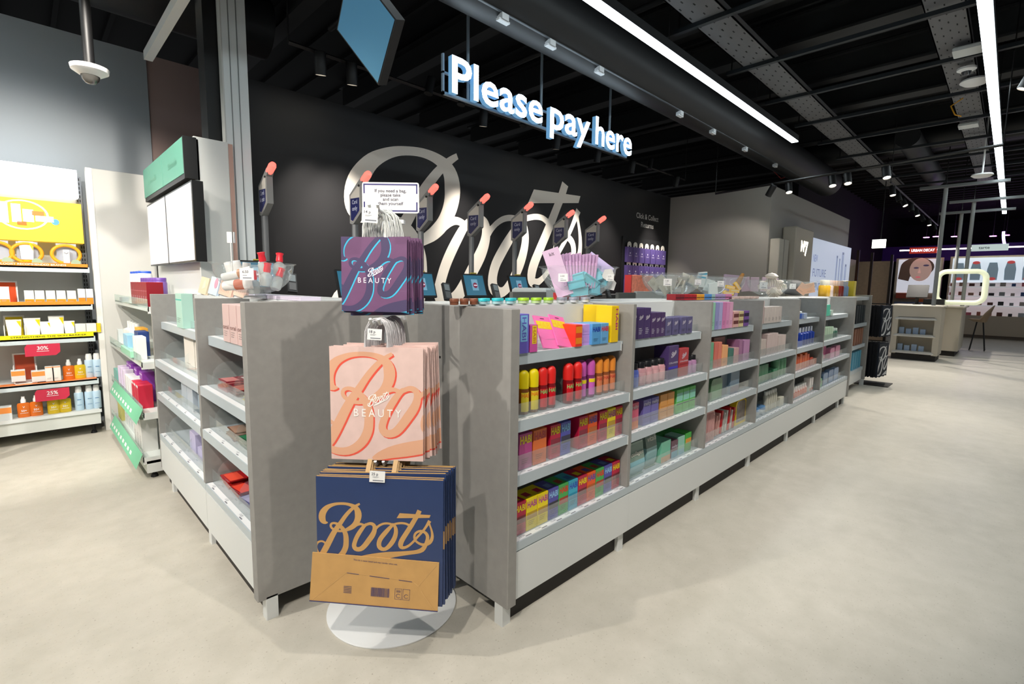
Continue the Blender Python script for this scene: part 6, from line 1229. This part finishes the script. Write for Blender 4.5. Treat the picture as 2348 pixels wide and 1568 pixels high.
# island counter
t = thing('island_counter', 'beige island counter with open shelves in the far aisle', 'counter', (13.45, .98, 0)); IM = M((196, 188, 172), .5)
mb = MB().bbox(0, 0, .12, .06, .80, 1.14, IM, .01).bbox(.7, 0, .12, .8, .80, 1.14, IM, .01).box(0, .76, .12, .8, .8, 1.14, IM).box(0, 0, .12, .8, .04, 1.14, IM); mb = MB().box(.35, 0, .12, .8, .8, 1.14, IM).box(0, 0, .12, .35, .1, .92, IM).box(0, .7, .12, .35, .8, .92, IM).box(0, 0, .92, .35, .8, 1.14, IM)
mb.build('body', t)
for z in (.14, .50, .86): MB().bbox(-.05, .06, z, .36, .76, z+.05, M((214, 210, 200), .4), .03).build('shelf', t)
MB().bbox(-.03, -.03, 1.14, .85, .85, 1.18, M((206, 198, 182), .4), .02).build('worktop', t); MB().box(.03, .03, 0, .78, .77, .12, DARK).build('plinth', t)
for r_, z in enumerate((.19, .55)):
    for i in range(4): put('carton', carton(.09, .06, .14-.03*(i % 2), (150, 170, 196)), Fr(0, 0, -PI/2), -1.62+i*.12, 13.55, z, 'blue grey pack on the %s island shelf%s' % (('lower', 'upper')[r_], place(i, 4)), 'box', 'packs on the island counter')
t = thing('island_counter', 'beige solid counter block behind the shelved island', 'counter', (14.95, .55, 0))
MB().bbox(0, .2, .12, 1.5, .95, 1.10, IM, .01).box(.05, .25, 0, 1.45, .9, .12, DARK).build('body', t); MB().bbox(-.04, .16, 1.10, 1.6, 1.0, 1.15, M((206, 198, 182), .4), .02).build('worktop', t); MB().box(-.004, .84, .45, 0, .88, .85, M((250, 250, 225), .5, emit=4)).build('light_slot', t)
t = thing('mirror_frame', 'cream lit rounded frame standing on the island counter', 'mirror', (14.22, .78, 1.235)); n = 12; P = []
w_, h_, r_ = .38, .33, .15
for cx, cz, a0 in ((w_-r_, h_*2-r_, 0), (-w_+r_, h_*2-r_, 90), (-w_+r_, r_, 180), (w_-r_, r_, 270)):
    for k in range(7): a = math.radians(a0+k*15); P.append((0, -(cx+math.cos(a)*r_), cz+math.sin(a)*r_))
MB().tube([Vector(p)*1 for p in P]+[P[0]], .05, M((236, 240, 206), .5, emit=.35), 8, False).build('frame', t, 60)
t = thing('till_monitor', 'black tilted till screen on the island counter', 'till', (13.9, 1.45, 1.18)); T = Matrix.Translation((0, 0, .28)) @ Matrix.Rotation(.6, 4, 'Y')
MB().box(-.02, -.18, -.16, .02, .18, .16, BLACK, T).build('monitor', t); MB().box(-.05, -.06, 0, .2, .06, .02, BLACK).tube([(.05, 0, 0), (0, 0, .28)], .03, BLACK, 8).box(.1, -.45, 0, .4, -.1, .12, BLACK).build('base', t)
for i, (x, y, z1) in enumerate(((13.15, 1.10, 3.5), (14.8, .75, 3.4), (15.9, 1.0, 3.3))):
    tag(MB().tube([(x, y, 1.15 if i else 1.18), (x, y, z1)], .035, M((150, 152, 150), .4), 10).box(x-.1, y-.9, z1, x, y+.4, z1+.05, M((120, 124, 124), .5)).tube([(x-.05, y, z1), (x-.05, y, 4.7)], .01, BLACK, 5).build('island_pole', smooth=50), 'grey pole rising from the island counter%s' % place(i, 3), 'pole', 'grey poles of the island')
t = thing('bar_stool', 'beige bucket bar stool with black legs', 'stool', (17.15, .50, 0)); mb = MB(); sm_ = M((166, 142, 116), .6); n = 16; vs = []; K = 6
for j in range(K):
    f_ = j/(K-1)
    for k in range(n): a = 2*PI*k/n; back = max(0, -math.sin(a)); vs.append((math.cos(a)*(.12+.13*f_), math.sin(a)*(.12+.12*f_), .72+f_*(.06+.36*back**.8)))
mb.add(vs, [(j*n+k, j*n+(k+1) % n, (j+1)*n+(k+1) % n, (j+1)*n+k) for j in range(K-1) for k in range(n)]+[tuple(range(n))], sm_)
o = mb.build('seat', t, 60); md = o.modifiers.new('thick', 'SOLIDIFY'); md.thickness = .02
for a in range(4): MB().tube([(math.cos(PI/4+a*PI/2)*.08, math.sin(PI/4+a*PI/2)*.08, .73), (math.cos(PI/4+a*PI/2)*.2, math.sin(PI/4+a*PI/2)*.2, 0)], .012, BLACK, 8).build('leg', t)
# violet lamps far away
for i, (px, py) in enumerate(((2124, 545), (2188, 543), (2277, 542), (2307, 540), (2146, 543))):
    p = at_x(px, py, 24); tag(MB().lathe([(.001, 0), (.09, 0), (.09, .02), (.001, .02)], M((236, 130, 240), .5, emit=6), tuple(p), 14).tube([p, (p.x, p.y, 4.7)], .01, BLACK, 5).build('violet_downlight'), 'small violet glowing downlight above the far displays%s' % place(i, 5), 'ceiling light', 'violet downlights')
p = at_x(2308, 550, 25); tag(MB().tube([p+Vector((0, .1-.02*k*k*.1, .3-.08*k)) for k in range(9)], .04, M((190, 150, 255), .5, emit=4), 8).tube([p+Vector((0, .1, .3)), (p.x, p.y+.1, 4.7)], .01, BLACK, 5).build('violet_neon'), 'curved violet neon light above the far makeup wall', 'neon light')
tag(MB().box(26, -4, 2.7, 26.2, 4, 3.3, M((50, 26, 90), .6, emit=.05)).build('violet_bulkhead'), 'violet lit bulkhead behind the far displays', 'bulkhead')
pl_ = bpy.data.lights.new('violet_glow', 'POINT'); pl_.energy = 22; pl_.color = (.6, .25, 1); pl_.shadow_soft_size = .3; o = bpy.data.objects.new('violet_glow', pl_); o.location = (23.5, 1, 3.2); COL.objects.link(o)
